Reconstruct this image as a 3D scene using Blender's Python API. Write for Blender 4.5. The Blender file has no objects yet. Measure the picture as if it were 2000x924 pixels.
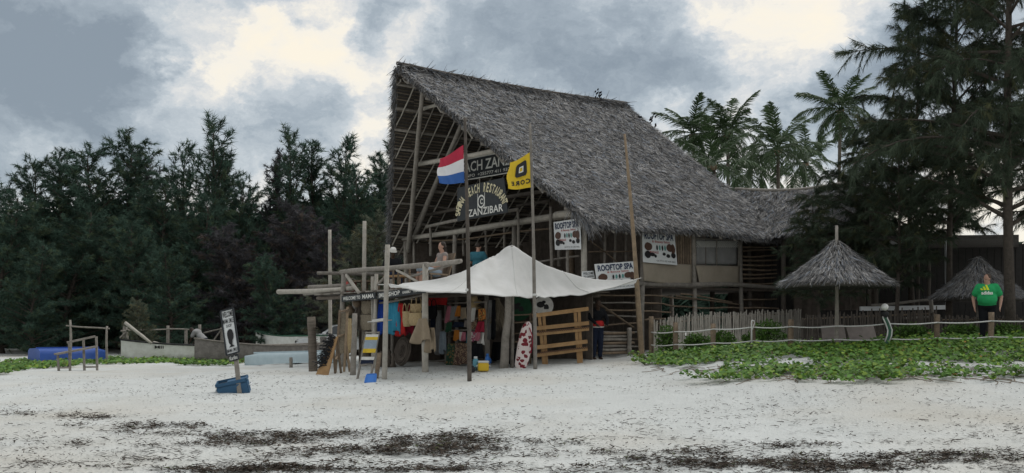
import bpy, bmesh, math, random
import numpy as np
from mathutils import Vector, Matrix, noise as mnoise
R = math.radians
random.seed(7); RNG = np.random.default_rng(7)
scene = bpy.context.scene
COL = scene.collection
EYE = 1.65
FPX, CX, HY = 1900.0, 1000.0, 635.0        # focal length, principal column and horizon row of the photograph

# ---------------------------------------------------------------- camera, sky, sun, exposure
cam_d = bpy.data.cameras.new('camera'); cam = bpy.data.objects.new('camera', cam_d); COL.objects.link(cam)
cam.location = (0, 0, EYE); cam.rotation_euler = (R(90), 0, 0)
cam_d.sensor_width = 36.0; cam_d.lens = 36.0 * FPX / 2000.0; cam_d.shift_y = (HY - 462.0) / 2000.0
cam_d.clip_start = 0.1; cam_d.clip_end = 3000
scene.camera = cam
SUN_EL, SUN_AZ = 56.0, 62.0               # azimuth clockwise from the view direction (+Y)
sd = bpy.data.lights.new('sun', 'SUN'); so = bpy.data.objects.new('sun', sd); COL.objects.link(so)
sd.energy = 1.2; sd.angle = R(60); sd.color = (1.0, 0.975, 0.94)
so.rotation_euler = (R(90 - SUN_EL), 0, R(180 - SUN_AZ)); so.location = (0, 0, 40)
scene.view_settings.view_transform = 'Standard'; scene.view_settings.look = 'None'
scene.view_settings.exposure = 0.60; scene.view_settings.gamma = 1.0; scene.view_settings.use_curve_mapping = False

world = bpy.data.worlds.new('World'); scene.world = world; world.use_nodes = True
def build_world():
    nt = world.node_tree; N = nt.nodes; L = nt.links; N.clear()
    out = N.new('ShaderNodeOutputWorld'); bg = N.new('ShaderNodeBackground'); L.new(bg.outputs[0], out.inputs[0])
    tc = N.new('ShaderNodeTexCoord')
    def vm(op, a, b=None, s=None):
        n = N.new('ShaderNodeVectorMath'); n.operation = op
        for i, q in enumerate((a, b)):
            if q is None: continue
            if isinstance(q, (tuple, list)): n.inputs[i].default_value = q
            else: L.new(q, n.inputs[i])
        if s is not None: n.inputs['Scale'].default_value = s
        return n.outputs['Value'] if op == 'DISTANCE' else n.outputs['Vector']
    def mt(op, a, b=None, c=None, clamp=False):
        n = N.new('ShaderNodeMath'); n.operation = op; n.use_clamp = clamp
        for i, q in enumerate((a, b, c)):
            if q is None: continue
            if isinstance(q, (int, float)): n.inputs[i].default_value = q
            else: L.new(q, n.inputs[i])
        return n.outputs[0]
    ST = (1.0, 1.0, 1.5)
    d0 = vm('MULTIPLY', tc.outputs['Generated'], ST)
    def nz(vec, scale, detail, rough, lac=2.1):
        n = N.new('ShaderNodeTexNoise'); n.inputs['Scale'].default_value = scale
        n.inputs['Detail'].default_value = detail; n.inputs['Roughness'].default_value = rough
        n.inputs['Lacunarity'].default_value = lac
        L.new(vec, n.inputs['Vector']); return n
    w1 = nz(d0, 7.0, 6, 0.6)
    warp = vm('SCALE', vm('SUBTRACT', w1.outputs['Color'], (0.5, 0.5, 0.5)), None, 0.20)
    d = vm('ADD', d0, warp)
    f1 = nz(vm('ADD', d, (3.1, 1.7, 9.2)), 4.2, 9, 0.58).outputs['Fac']
    f2 = nz(vm('ADD', d, (13.1, 5.7, 2.2)), 13.0, 6, 0.6).outputs['Fac']
    dens = mt('ADD', mt('MULTIPLY_ADD', f1, 1.5, -0.20), mt('MULTIPLY_ADD', f2, 1.0, -0.50))
    blobs = [(60, 60, .11, .34), (210, 110, .065, .40), (40, 260, .13, .30), (230, 260, .05, .22), (-300, 150, .2, .25),
             (395, 110, .045, -.42), (345, 40, .035, -.16), (400, 190, .04, -.20), (450, 60, .03, -.16), (310, 300, .05, .1),
             (560, 215, .045, .40), (640, 275, .05, .34), (500, 290, .05, .18), (530, 70, .04, -.42), (620, 105, .045, -.40), (590, 30, .03, -.2), (700, 25, .035, .40), (500, 0, .02, .25), (790, 60, .03, -.36), (730, 120, .03, -.25),
             (735, 230, .03, -.34), (700, 330, .04, -.22), (820, 140, .04, .22), (900, 70, .05, .22), (1050, 80, .065, .30), (1200, 120, .065, .32), (1350, 130, .055, .34), (1440, 150, .03, .24), (1180, 30, .05, .28), (1290, 40, .03, .16),
             (1290, 175, .025, -.22), (1385, 30, .035, -.42), (1480, 40, .045, -.42), (1600, 15, .06, -.46), (1560, 95, .03, -.36), (1500, 160, .028, -.36), (1670, 60, .02, -.2), (1440, 215, .02, -.12),
             (1330, 240, .05, .16), (1580, 220, .05, .32), (1700, 130, .045, .46), (1640, 170, .03, .22), (1780, 60, .05, .3), (2100, 150, .15, .2), (1850, 480, .12, -.25), (1300, 300, .05, -.1)]
    for (px, py, r, a) in blobs:
        q = Vector(((px - CX) / FPX, 1.0, (HY - py) / FPX)).normalized()
        c = (q.x * ST[0], q.y * ST[1], q.z * ST[2])
        ds = vm('DISTANCE', d, c)
        g = mt('EXPONENT', mt('MULTIPLY', mt('MULTIPLY', ds, ds), -1.0 / (r * r)))
        dens = mt('MULTIPLY_ADD', g, a * .9, dens)
    sx = N.new('ShaderNodeSeparateXYZ'); L.new(tc.outputs['Generated'], sx.inputs[0])      # thinner, brighter cloud towards the horizon
    dens = mt('MULTIPLY_ADD', mt('EXPONENT', mt('MULTIPLY', mt('MULTIPLY', sx.outputs[2], sx.outputs[2]), -40.0)), -.16, dens)
    ramp = N.new('ShaderNodeValToRGB'); cr = ramp.color_ramp
    L.new(mt('MULTIPLY_ADD', dens, .70, .125), ramp.inputs[0])
    pts = [(0.14, (.68, .625, .52)), (0.33, (.645, .61, .54)), (0.45, (.50, .505, .50)), (0.56, (.375, .41, .435)), (0.72, (.26, .30, .335)), (0.95, (.175, .21, .245))]
    while len(cr.elements) < len(pts): cr.elements.new(0.5)
    for e, (p, c) in zip(cr.elements, pts): e.position = p; e.color = (*c, 1)
    sky = N.new('ShaderNodeTexSky'); sky.sky_type = 'NISHITA'; sky.sun_disc = False
    sky.sun_elevation = R(SUN_EL); sky.sun_rotation = R(SUN_AZ)
    mx = N.new('ShaderNodeMix'); mx.data_type = 'RGBA'; mx.inputs[0].default_value = 0.93
    sk = vm('SCALE', sky.outputs[0], None, 0.07)
    L.new(sk, mx.inputs[6]); L.new(ramp.outputs[0], mx.inputs[7])
    L.new(mx.outputs[2], bg.inputs[0]); bg.inputs[1].default_value = 1.0
build_world()

# ---------------------------------------------------------------- pixel helpers: a pixel is a ray, the thing it touches gives the depth
UA = R(35.0)
U = Vector((math.cos(UA), math.sin(UA), 0)); V = Vector((-math.sin(UA), math.cos(UA), 0))   # along the long side / along the gable
P0 = Vector((2.14, 29.0, 0))                                                                 # the nearest corner post
def W(px, py, d): return Vector(((px - CX) / FPX * d, d, EYE + (HY - py) / FPX * d))
def PL(px, py, s):
    r = (px - CX) / FPX; d = (U.dot(P0) + s) / (U.x * r + U.y); return W(px, py, d)
def SW(px, py, t):
    r = (px - CX) / FPX; d = (V.dot(P0) + t) / (V.x * r + V.y); return W(px, py, d)
def BL(s, t, z): return P0 + U * s + V * t + Vector((0, 0, EYE + z))       # z above the eye level

GX = [-60, -25, -10, -5, 0, 3, 6, 12, 25, 60]
GY = [-20, 5, 10.5, 16, 20, 23.5, 28, 34, 44, 80]
GZ = [[-1.9, -1.72, -1.62, -1.56, -1.52, -1.48, -1.42, -1.44, -1.50, -1.5],
      [-1.9, -1.72, -1.62, -1.56, -1.52, -1.48, -1.42, -1.44, -1.50, -1.5],
      [-1.9, -1.72, -1.62, -1.56, -1.48, -1.43, -1.39, -1.42, -1.47, -1.5],
      [-1.9, -1.72, -1.62, -1.50, -1.36, -1.26, -1.22, -1.28, -1.38, -1.4],
      [-1.9, -1.72, -1.60, -1.43, -1.29, -1.17, -1.05, -1.02, -1.10, -1.2],
      [-1.9, -1.72, -1.60, -1.40, -1.23, -1.09, -0.98, -0.95, -0.95, -1.0],
      [-1.9, -1.71, -1.58, -1.27, -0.95, -0.66, -0.60, -0.65, -0.7, -0.7],
      [-1.9, -1.70, -1.56, -1.17, -0.78, -0.40, -0.34, -0.38, -0.4, -0.4],
      [-1.9, -1.70, -1.56, -1.15, -0.76, -0.38, -0.32, -0.35, -0.4, -0.4],
      [-1.9, -1.70, -1.56, -1.15, -0.76, -0.38, -0.32, -0.35, -0.4, -0.4]]
GZa = np.array(GZ)
def _idx(A, q):
    A = np.array(A); i = np.clip(np.searchsorted(A, q) - 1, 0, len(A) - 2); f = np.clip((q - A[i]) / (A[i + 1] - A[i]), 0, 1); return i, f
def gz_np(x, y):
    i, fx = _idx(GX, x); j, fy = _idx(GY, y)
    sx = fx * fx * (3 - 2 * fx) * .5 + fx * .5; sy = fy * fy * (3 - 2 * fy) * .35 + fy * .65
    a = GZa[i, j] * (1 - sx) + GZa[i + 1, j] * sx; b = GZa[i, j + 1] * (1 - sx) + GZa[i + 1, j + 1] * sx
    return EYE + a * (1 - sy) + b * sy
def gz(x, y): return float(gz_np(np.array([float(x)]), np.array([float(y)]))[0])
def G(px, py):
    for k in range(900):
        d = 7 + k * 0.06
        p = W(px, py, d)
        if p.z <= gz(p.x, p.y): return Vector((p.x, p.y, gz(p.x, p.y)))
    p = W(px, py, 60); return Vector((p.x, p.y, gz(p.x, p.y)))
def DR(p, dz=0.0): return Vector((p[0], p[1], gz(p[0], p[1]) + dz))

# ---------------------------------------------------------------- materials
MAT = {}
def mat(name, c1, c2=None, rough=0.85, scale=6.0, detail=5, bump=0.0, bscale=None, stretch=(1, 1, 1), vary=0.0, attr=False, spec=0.3, emit=None, metal=0.0, trans=0.0):
    m = bpy.data.materials.new(name); m.use_nodes = True; nt = m.node_tree; N = nt.nodes; L = nt.links
    b = N['Principled BSDF']; b.inputs['Roughness'].default_value = rough; b.inputs['Specular IOR Level'].default_value = spec
    b.inputs['Metallic'].default_value = metal
    tc = N.new('ShaderNodeTexCoord'); mp = N.new('ShaderNodeMapping'); mp.inputs['Scale'].default_value = stretch
    L.new(tc.outputs['Object'], mp.inputs[0])
    nz = N.new('ShaderNodeTexNoise'); nz.inputs['Scale'].default_value = scale; nz.inputs['Detail'].default_value = detail; nz.inputs['Roughness'].default_value = .65
    L.new(mp.outputs[0], nz.inputs['Vector'])
    if c2 is None: c2 = tuple(x * .72 for x in c1)
    mr = N.new('ShaderNodeMapRange'); mr.inputs[1].default_value = .3; mr.inputs[2].default_value = .7; L.new(nz.outputs['Fac'], mr.inputs[0])
    mx = N.new('ShaderNodeMix'); mx.data_type = 'RGBA'; mx.inputs[6].default_value = (*c1, 1); mx.inputs[7].default_value = (*c2, 1)
    L.new(mr.outputs[0], mx.inputs[0]); col = mx.outputs[2]
    if vary:
        oi = N.new('ShaderNodeObjectInfo'); ma = N.new('ShaderNodeMath'); ma.operation = 'MULTIPLY_ADD'; ma.inputs[1].default_value = vary * 2; ma.inputs[2].default_value = 1 - vary
        L.new(oi.outputs['Random'], ma.inputs[0]); hs = N.new('ShaderNodeHueSaturation'); L.new(ma.outputs[0], hs.inputs['Value']); L.new(col, hs.inputs['Color']); col = hs.outputs[0]
    if attr:
        at = N.new('ShaderNodeAttribute'); at.attribute_name = 'Col'; m2 = N.new('ShaderNodeMix'); m2.data_type = 'RGBA'; m2.blend_type = 'MULTIPLY'; m2.inputs[0].default_value = 1
        L.new(col, m2.inputs[6]); L.new(at.outputs['Color'], m2.inputs[7]); col = m2.outputs[2]
    L.new(col, b.inputs['Base Color'])
    if bump:
        n2 = nz
        if bscale: n2 = N.new('ShaderNodeTexNoise'); n2.inputs['Scale'].default_value = bscale; n2.inputs['Detail'].default_value = 6; L.new(mp.outputs[0], n2.inputs['Vector'])
        bp = N.new('ShaderNodeBump'); bp.inputs['Strength'].default_value = bump; bp.inputs['Distance'].default_value = .05
        L.new(n2.outputs['Fac'], bp.inputs['Height']); L.new(bp.outputs[0], b.inputs['Normal'])
    if emit: b.inputs['Emission Color'].default_value = (*emit[:3], 1); b.inputs['Emission Strength'].default_value = emit[3]
    if trans:
        tr = N.new('ShaderNodeBsdfTranslucent'); ms = N.new('ShaderNodeMixShader'); ms.inputs[0].default_value = trans
        L.new(col, tr.inputs[0]); L.new(b.outputs[0], ms.inputs[1]); L.new(tr.outputs[0], ms.inputs[2]); L.new(ms.outputs[0], N['Material Output'].inputs[0])
    MAT[name] = m; return m
def paint(name, c, rough=.6, **k): return mat(name, c, tuple(x * .85 for x in c), rough, 4.0, **k)

# ---------------------------------------------------------------- mesh tools
OFF = {}
def tag(o, label=None, cat=None, group=None, kind=None):
    if label: o['label'] = label
    if cat: o['category'] = cat
    if group: o['group'] = group
    if kind: o['kind'] = kind
    return o
def thing(name, loc, label, cat, group=None):
    o = bpy.data.objects.new(name, None); COL.objects.link(o); o.location = loc; o.empty_display_size = .2
    OFF[o.name] = Vector(loc); return tag(o, label, cat, group)
def link(name, me, parent=None, loc=None):
    o = bpy.data.objects.new(name, me); COL.objects.link(o)
    if parent is not None: o.parent = parent; OFF[o.name] = OFF[parent.name]
    else: OFF[o.name] = Vector(loc) if loc is not None else Vector((0, 0, 0)); o.location = OFF[o.name]
    return o
class MB:
    def __init__(s): s.v = []; s.f = []; s.c = []; s.col = (1, 1, 1)
    def face(s, idx): s.f.append(tuple(idx)); s.c.append(s.col)
    def quad(s, *pts):
        n = len(s.v); s.v += [tuple(p) for p in pts]; s.face(range(n, n + len(pts))); return s
    def bar(s, a, b, w, h=None, up=(0, 0, 1), w2=None):
        a = Vector(a); b = Vector(b); h = h or w; d = (b - a).normalized(); up = Vector(up)
        if abs(d.dot(up)) > .98: up = Vector((0, 1, 0)) if abs(d.y) < .9 else Vector((1, 0, 0))
        x = d.cross(up).normalized(); y = x.cross(d)
        n = len(s.v); k = (w2 or w) / w
        for p, q in ((a, 1), (b, k)):
            for sx, sy in ((-1, -1), (1, -1), (1, 1), (-1, 1)): s.v.append(tuple(p + x * (sx * w / 2 * q) + y * (sy * h / 2 * q)))
        for i in range(4): s.face((n + i, n + (i + 1) % 4, n + 4 + (i + 1) % 4, n + 4 + i))
        s.face((n + 3, n + 2, n + 1, n)); s.face((n + 4, n + 5, n + 6, n + 7)); return s
    def box(s, c, sz, rz=0, tilt=None):
        c = Vector(c); M = Matrix.Rotation(rz, 3, 'Z')
        if tilt is not None: M = M @ tilt
        n = len(s.v)
        for z in (-1, 1):
            for sx, sy in ((-1, -1), (1, -1), (1, 1), (-1, 1)): s.v.append(tuple(c + M @ Vector((sx * sz[0] / 2, sy * sz[1] / 2, z * sz[2] / 2))))
        for i in range(4): s.face((n + i, n + (i + 1) % 4, n + 4 + (i + 1) % 4, n + 4 + i))
        s.face((n + 3, n + 2, n + 1, n)); s.face((n + 4, n + 5, n + 6, n + 7)); return s
    def tube(s, pts, rad, n=7, jit=0.0, flat=1.0):
        pts = [Vector(p) for p in pts]; m = len(pts)
        if isinstance(rad, (int, float)): rad = [rad] * m
        ref = Vector((0.31, 0.17, 0.93)); prev = None; base = len(s.v)
        for i, p in enumerate(pts):
            d = (pts[min(i + 1, m - 1)] - pts[max(i - 1, 0)]).normalized()
            if prev is None:
                x = d.cross(ref)
                if x.length < .1: x = d.cross(Vector((1, 0, 0)))
                x.normalize()
            else: x = (prev - d * prev.dot(d)).normalized()
            prev = x; y = d.cross(x)
            for k in range(n):
                a = 2 * math.pi * k / n; r = rad[i] * (1 + random.uniform(-jit, jit))
                s.v.append(tuple(p + x * (math.cos(a) * r) + y * (math.sin(a) * r * flat)))
        for i in range(m - 1):
            for k in range(n):
                a = base + i * n + k; b = base + i * n + (k + 1) % n; s.face((a, b, b + n, a + n))
        s.face([base + k for k in range(n)][::-1]); s.face([base + (m - 1) * n + k for k in range(n)]); return s
    def pole(s, a, b, r0, r1=None, bend=.012, n=7, seg=6, jit=.06):
        a = Vector(a); b = Vector(b); r1 = r1 or r0; L = (b - a).length; pts = []; off = Vector((0, 0, 0))
        o1 = Vector([random.uniform(-1, 1) for _ in range(3)]) * L * bend; o2 = Vector([random.uniform(-1, 1) for _ in range(3)]) * L * bend * .5
        for i in range(seg + 1):
            f = i / seg; pts.append(a.lerp(b, f) + o1 * math.sin(math.pi * f) + o2 * math.sin(2 * math.pi * f))
        return s.tube(pts, [(r0 + (r1 - r0) * i / seg) * random.uniform(1 - jit, 1 + jit) for i in range(seg + 1)], n, jit * .6)
    def lathe(s, prof, c, n=16, axis=None):
        c = Vector(c); base = len(s.v); m = len(prof)
        M = Matrix.Identity(3) if axis is None else Vector((0, 0, 1)).rotation_difference(Vector(axis)).to_matrix()
        for r, z in prof:
            for k in range(n):
                a = 2 * math.pi * k / n; s.v.append(tuple(c + M @ Vector((math.cos(a) * r, math.sin(a) * r, z))))
        for i in range(m - 1):
            for k in range(n):
                a = base + i * n + k; b = base + i * n + (k + 1) % n; s.face((a, b, b + n, a + n))
        s.face([base + k for k in range(n)][::-1]); s.face([base + (m - 1) * n + k for k in range(n)]); return s
    def ell(s, c, r, nu=12, nv=8, M=None):
        c = Vector(c); base = len(s.v); M = M or Matrix.Identity(3)
        if isinstance(r, (int, float)): r = (r, r, r)
        for j in range(1, nv):
            t = math.pi * j / nv
            for k in range(nu):
                a = 2 * math.pi * k / nu; s.v.append(tuple(c + M @ Vector((r[0] * math.sin(t) * math.cos(a), r[1] * math.sin(t) * math.sin(a), r[2] * math.cos(t)))))
        top = len(s.v); s.v.append(tuple(c + M @ Vector((0, 0, r[2])))); s.v.append(tuple(c + M @ Vector((0, 0, -r[2]))))
        for k in range(nu):
            s.face((top, base + k, base + (k + 1) % nu)); q = base + (nv - 2) * nu; s.face((top + 1, q + (k + 1) % nu, q + k))
        for j in range(nv - 2):
            for k in range(nu):
                a = base + j * nu + k; b = base + j * nu + (k + 1) % nu; s.face((a, a + nu, b + nu, b))
        return s
    def sheet(s, grid, th=0.0, nrm=None):
        """grid[i][j] of points -> a cloth or panel; th gives it thickness along nrm"""
        m = len(grid); n = len(grid[0]); base = len(s.v); nn = Vector(nrm) if nrm is not None else None
        for row in grid: s.v += [tuple(p) for p in row]
        for i in range(m - 1):
            for j in range(n - 1):
                a = base + i * n + j; s.face((a, a + 1, a + n + 1, a + n))
        if th and nn is not None:
            b2 = len(s.v)
            for row in grid: s.v += [tuple(Vector(p) + nn * th) for p in row]
            for i in range(m - 1):
                for j in range(n - 1):
                    a = b2 + i * n + j; s.face((a + n, a + n + 1, a + 1, a))
            ring = [(i, 0) for i in range(m)] + [(m - 1, j) for j in range(1, n)] + [(i, n - 1) for i in range(m - 2, -1, -1)] + [(0, j) for j in range(n - 2, 0, -1)]
            for q in range(len(ring)):
                (i, j), (k, l) = ring[q], ring[(q + 1) % len(ring)]; s.face((base + i * n + j, base + k * n + l, b2 + k * n + l, b2 + i * n + j))
        return s
    def panel(s, a, b, c, d, th, nrm):
        return s.sheet([[a, b], [d, c]], th, nrm)
    def build(s, name, m, parent=None, smooth=False, loc=None, colors=False, bevel=0.0):
        off = OFF[parent.name] if parent is not None else (Vector(loc) if loc is not None else Vector((0, 0, 0)))
        me = bpy.data.meshes.new(name); me.from_pydata([(x - off.x, y - off.y, z - off.z) for x, y, z in s.v], [], s.f)
        if colors:
            ca = me.color_attributes.new('Col', 'FLOAT_COLOR', 'CORNER'); arr = []
            for f, c in zip(s.f, s.c): arr += [c[0], c[1], c[2], 1.0] * len(f)
            ca.data.foreach_set('color', arr)
        me.materials.append(MAT[m] if isinstance(m, str) else m)
        if bevel:
            bm = bmesh.new(); bm.from_mesh(me); bmesh.ops.bevel(bm, geom=bm.edges[:], offset=bevel, segments=2, affect='EDGES', clamp_overlap=True); bm.to_mesh(me); bm.free()
        if smooth: me.polygons.foreach_set('use_smooth', [True] * len(me.polygons))
        me.update(); return link(name, me, parent, loc)
def np_mesh(name, verts, k, m, parent=None, loc=None, col=None, smooth=False):
    """verts (n,k,3): n separate k-gons"""
    n = verts.shape[0]; off = OFF[parent.name] if parent is not None else (Vector(loc) if loc is not None else Vector((0, 0, 0)))
    v = (verts.reshape(-1, 3) - np.array(off)).astype(np.float32)
    me = bpy.data.meshes.new(name); me.vertices.add(n * k); me.vertices.foreach_set('co', v.ravel())
    me.loops.add(n * k); me.loops.foreach_set('vertex_index', np.arange(n * k, dtype=np.int32))
    me.polygons.add(n); me.polygons.foreach_set('loop_start', np.arange(0, n * k, k, dtype=np.int32))
    try: me.polygons.foreach_set('loop_total', np.full(n, k, dtype=np.int32))
    except Exception: pass
    if col is not None:
        ca = me.color_attributes.new('Col', 'FLOAT_COLOR', 'POINT'); c4 = np.ones((n, k, 4), np.float32); c4[:, :, :3] = col[:, None, :]
        ca.data.foreach_set('color', c4.ravel())
    me.materials.append(MAT[m] if isinstance(m, str) else m); me.update(calc_edges=True); me.validate()
    return link(name, me, parent, loc)
def unit(a): return a / np.maximum(np.linalg.norm(a, axis=-1, keepdims=True), 1e-9)
def blades(P, D, Wd, L, wid, tip=.35, curl=None):
    """quads: base P, direction D, width direction Wd"""
    L = np.asarray(L).reshape(-1, 1); wid = np.asarray(wid).reshape(-1, 1)
    T = P + D * L
    if curl is not None: T = T + curl
    return np.stack([P - Wd * wid / 2, P + Wd * wid / 2, T + Wd * wid / 2 * tip, T - Wd * wid / 2 * tip], 1)
def tris(P, D, Wd, L, wid):
    L = np.asarray(L).reshape(-1, 1); wid = np.asarray(wid).reshape(-1, 1)
    return np.stack([P - Wd * wid / 2, P + Wd * wid / 2, P + D * L], 1)
def copy_tree(o, parent=None):
    c = o.copy(); COL.objects.link(c); c.parent = parent
    for ch in list(o.children): copy_tree(ch, c)
    return c
def place(o, loc, rz=0, sc=1.0):
    o.location = loc; o.rotation_euler = (0, 0, rz); o.scale = (sc, sc, sc) if isinstance(sc, (int, float)) else sc; return o
_TXT = {}
def text_mesh(body, bold=.0, extrude=.0):
    key = (body, bold)
    if key not in _TXT:
        cu = bpy.data.curves.new('lettering', 'FONT'); cu.body = body; cu.size = 1.0; cu.offset = bold; cu.resolution_u = 2; cu.fill_mode = 'FRONT'
        ob = bpy.data.objects.new('lettering', cu); me = bpy.data.meshes.new_from_object(ob); bpy.data.objects.remove(ob)
        v = np.array([p.co[:] for p in me.vertices]) if len(me.vertices) else np.zeros((0, 3)); f = [tuple(p.vertices) for p in me.polygons]
        _TXT[key] = (v, f)
    return _TXT[key]
def letter(body, at, xd, up, h, w=None, m='white_paint', parent=None, name='lettering', bold=.02, off=.012, mirror=False, mb=None):
    """flat lettering: 'at' = lower-left corner, xd/up unit directions on the board, h cap height, w total width"""
    v, f = text_mesh(body, bold); xd = Vector(xd).normalized(); up = Vector(up).normalized(); n = xd.cross(up).normalized()
    if len(v) == 0: return
    lo = v.min(0); hi = v.max(0); sz = hi - lo; sx = (w / sz[0]) if w else h / sz[1]; sy = h / sz[1]
    own = mb is None; mb = mb or MB(); b = len(mb.v)
    for p in v:
        fx = (p[0] - lo[0]) * sx
        if mirror: fx = sz[0] * sx - fx
        mb.v.append(tuple(Vector(at) + xd * fx + up * ((p[1] - lo[1]) * sy) + n * off))
    for q in f: mb.face([b + i for i in (q[::-1] if mirror else q)])
    if own and ' ' in body:                      # one object for each word
        iv = sorted((min(v[i][0] for i in q), max(v[i][0] for i in q), k) for k, q in enumerate(f)); groups = []; end = -9
        for lo_, hi_, k in iv:
            if lo_ - end > .15: groups.append([])
            groups[-1].append(k); end = max(end, hi_)
        for g in groups:
            w_ = MB(); w_.v = list(mb.v); use = sorted({i for k in g for i in mb.f[k]}); mp = {i: n_ for n_, i in enumerate(use)}; w_.v = [mb.v[i] for i in use]
            for k in g: w_.face([mp[i] for i in mb.f[k]])
            w_.build(name, m, parent)
        return
    if own: return mb.build(name, m, parent)

# ---------------------------------------------------------------- the materials of the place
mat('sand', (.615, .63, .615), (.52, .535, .52), .95, 1.1, 8, .9, 22.0, spec=.1)
mat('seaweed', (.060, .049, .040), (.032, .027, .023), .9, 9, attr=True, spec=.15)
mat('creeper', (.135, .265, .045), (.08, .18, .033), .6, 2.5, attr=True, spec=.3, trans=.2)
mat('casuarina', (.066, .108, .080), (.046, .082, .062), .85, .8, attr=True, spec=.1, trans=.22)
mat('casuarina_brown', (.085, .082, .088), (.06, .06, .066), .85, .8, attr=True, spec=.1, trans=.22)
mat('casuarina_pale', (.15, .165, .12), (.10, .12, .085), .85, .8, attr=True, spec=.1, trans=.10)
mat('bark', (.085, .07, .058), (.045, .038, .032), .95, 9, 6, .7, 22)
mat('casuarina_dusk', (.066, .088, .058), (.045, .062, .042), .85, .8, attr=True, spec=.1, trans=.10)
mat('board_shade', (.024, .022, .021), (.016, .015, .014), .9, 6, 5)  # near-black: the dark of the pavilion's interior is put into the board colour
mat('palm_leaf', (.048, .086, .030), (.036, .066, .025), .5, 2, attr=True, spec=.4, trans=.15)
mat('palm_trunk', (.17, .145, .12), (.10, .085, .07), .95, 8, 5, .6, 14, stretch=(.4, .4, 3))
mat('thatch', (.27, .262, .255), (.15, .146, .144), .95, 1.6, 6, attr=True, spec=.12)
mat('thatch_base', (.10, .092, .085), (.05, .046, .042), .95, 14, 6, .8, 30)
mat('thatch_under', (.23, .19, .145), (.12, .10, .078), .95, 12, 6, .6, 26, attr=True)
mat('pole_grey', (.30, .275, .245), (.17, .155, .135), .9, 7, 7, .5, 28, vary=.2)
mat('pole_pale', (.46, .43, .38), (.29, .27, .235), .9, 6, 7, .45, 28, vary=.12)
mat('pole_brown', (.24, .18, .125), (.12, .092, .068), .9, 7, 7, .5, 28, vary=.2)
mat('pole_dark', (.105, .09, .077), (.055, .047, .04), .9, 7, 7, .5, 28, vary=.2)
mat('pole_orange', (.30, .225, .15), (.18, .135, .092), .85, 7, 7, .4, 28, vary=.1)
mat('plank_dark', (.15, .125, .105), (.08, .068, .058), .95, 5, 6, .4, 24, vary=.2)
mat('plank_orange', (.40, .245, .115), (.27, .16, .075), .7, 5, 6, .25, 24, vary=.12)
mat('white_tarp', (.80, .80, .79), (.64, .64, .62), .75, 1.1, 7, .25, 3.0, spec=.25, trans=.35)
mat('tan_canvas', (.34, .295, .235), (.27, .235, .185), .9, 2.2, 6, .4, 5.0)
mat('lattice_cloth', (.30, .30, .295), (.22, .22, .22), .9, 3, 5, .2, 9)
mat('banner_white', (.70, .72, .72), (.60, .62, .63), .7, 2.2, 5, .1, 6)
mat('board_black', (.022, .026, .030), (.035, .04, .045), .7, 6, 5)
paint('white_paint', (.72, .72, .68)); paint('cream_paint', (.66, .60, .40)); paint('ink_navy', (.02, .035, .09)); paint('ink_black', (.02, .02, .022)); paint('ink_red', (.40, .05, .04)); paint('ink_brown', (.10, .055, .04)); paint('ink_teal', (.12, .33, .30))
mat('boat_white', (.72, .73, .70), (.55, .55, .51), .6, 5, 7); mat('boat_grey', (.25, .23, .215), (.13, .12, .11), .85, 5, 7, .3, 12)
mat('boat_pale_blue', (.46, .55, .58), (.37, .46, .50), .5, 3, 5); mat('boat_blue', (.035, .095, .36), (.025, .07, .27), .5, 3, 5)
paint('rubber', (.025, .025, .027), .8); paint('car_white', (.62, .64, .65), .25, spec=.5); mat('glass_dark', (.03, .036, .04), (.025, .03, .034), .08, spec=.6)
paint('lamp_glass', (.80, .80, .78), .25); paint('chrome', (.5, .5, .5), .3, metal=.8)
mat('flag_red', (.46, .035, .07), (.38, .03, .06), .8, 3, trans=.25); mat('flag_white', (.72, .72, .73), (.64, .64, .66), .8, 3, trans=.25); mat('flag_blue', (.045, .13, .38), (.035, .10, .32), .8, 3, trans=.25); mat('flag_yellow', (.70, .50, .04), (.62, .43, .03), .8, 3, trans=.25)
mat('skin', (.42, .255, .19), (.37, .215, .16), .6, 8); mat('skin_dark', (.06, .036, .026), (.048, .03, .02), .55, 8)
mat('hair_dark', (.02, .015, .012), (.035, .025, .02), .7, 30); mat('hair_brown', (.075, .05, .035), (.05, .034, .025), .7, 30)
def cloth(name, c, **k): return mat(name, c, tuple(x * .78 for x in c), .92, 7, 5, .25, 12, spec=.1, **k)
cloth('shirt_green', (.035, .36, .13)); cloth('cloth_black', (.014, .015, .018)); cloth('cloth_navy', (.02, .027, .05)); cloth('cloth_teal', (.05, .17, .22)); cloth('cloth_red', (.50, .035, .035)); cloth('cloth_white', (.68, .67, .64)); cloth('cloth_blue', (.025, .07, .36)); cloth('cloth_sky', (.06, .32, .48)); cloth('cloth_yellow', (.66, .46, .05)); cloth('cloth_crimson', (.30, .025, .05)); cloth('cloth_khaki', (.34, .275, .20)); cloth('cloth_pink', (.55, .20, .26)); cloth('cloth_orange', (.55, .21, .04)); cloth('cloth_grey', (.30, .30, .30)); cloth('cloth_denim', (.30, .36, .42)); cloth('cloth_green', (.03, .09, .05)); cloth('cloth_mauve', (.27, .235, .22))
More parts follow.
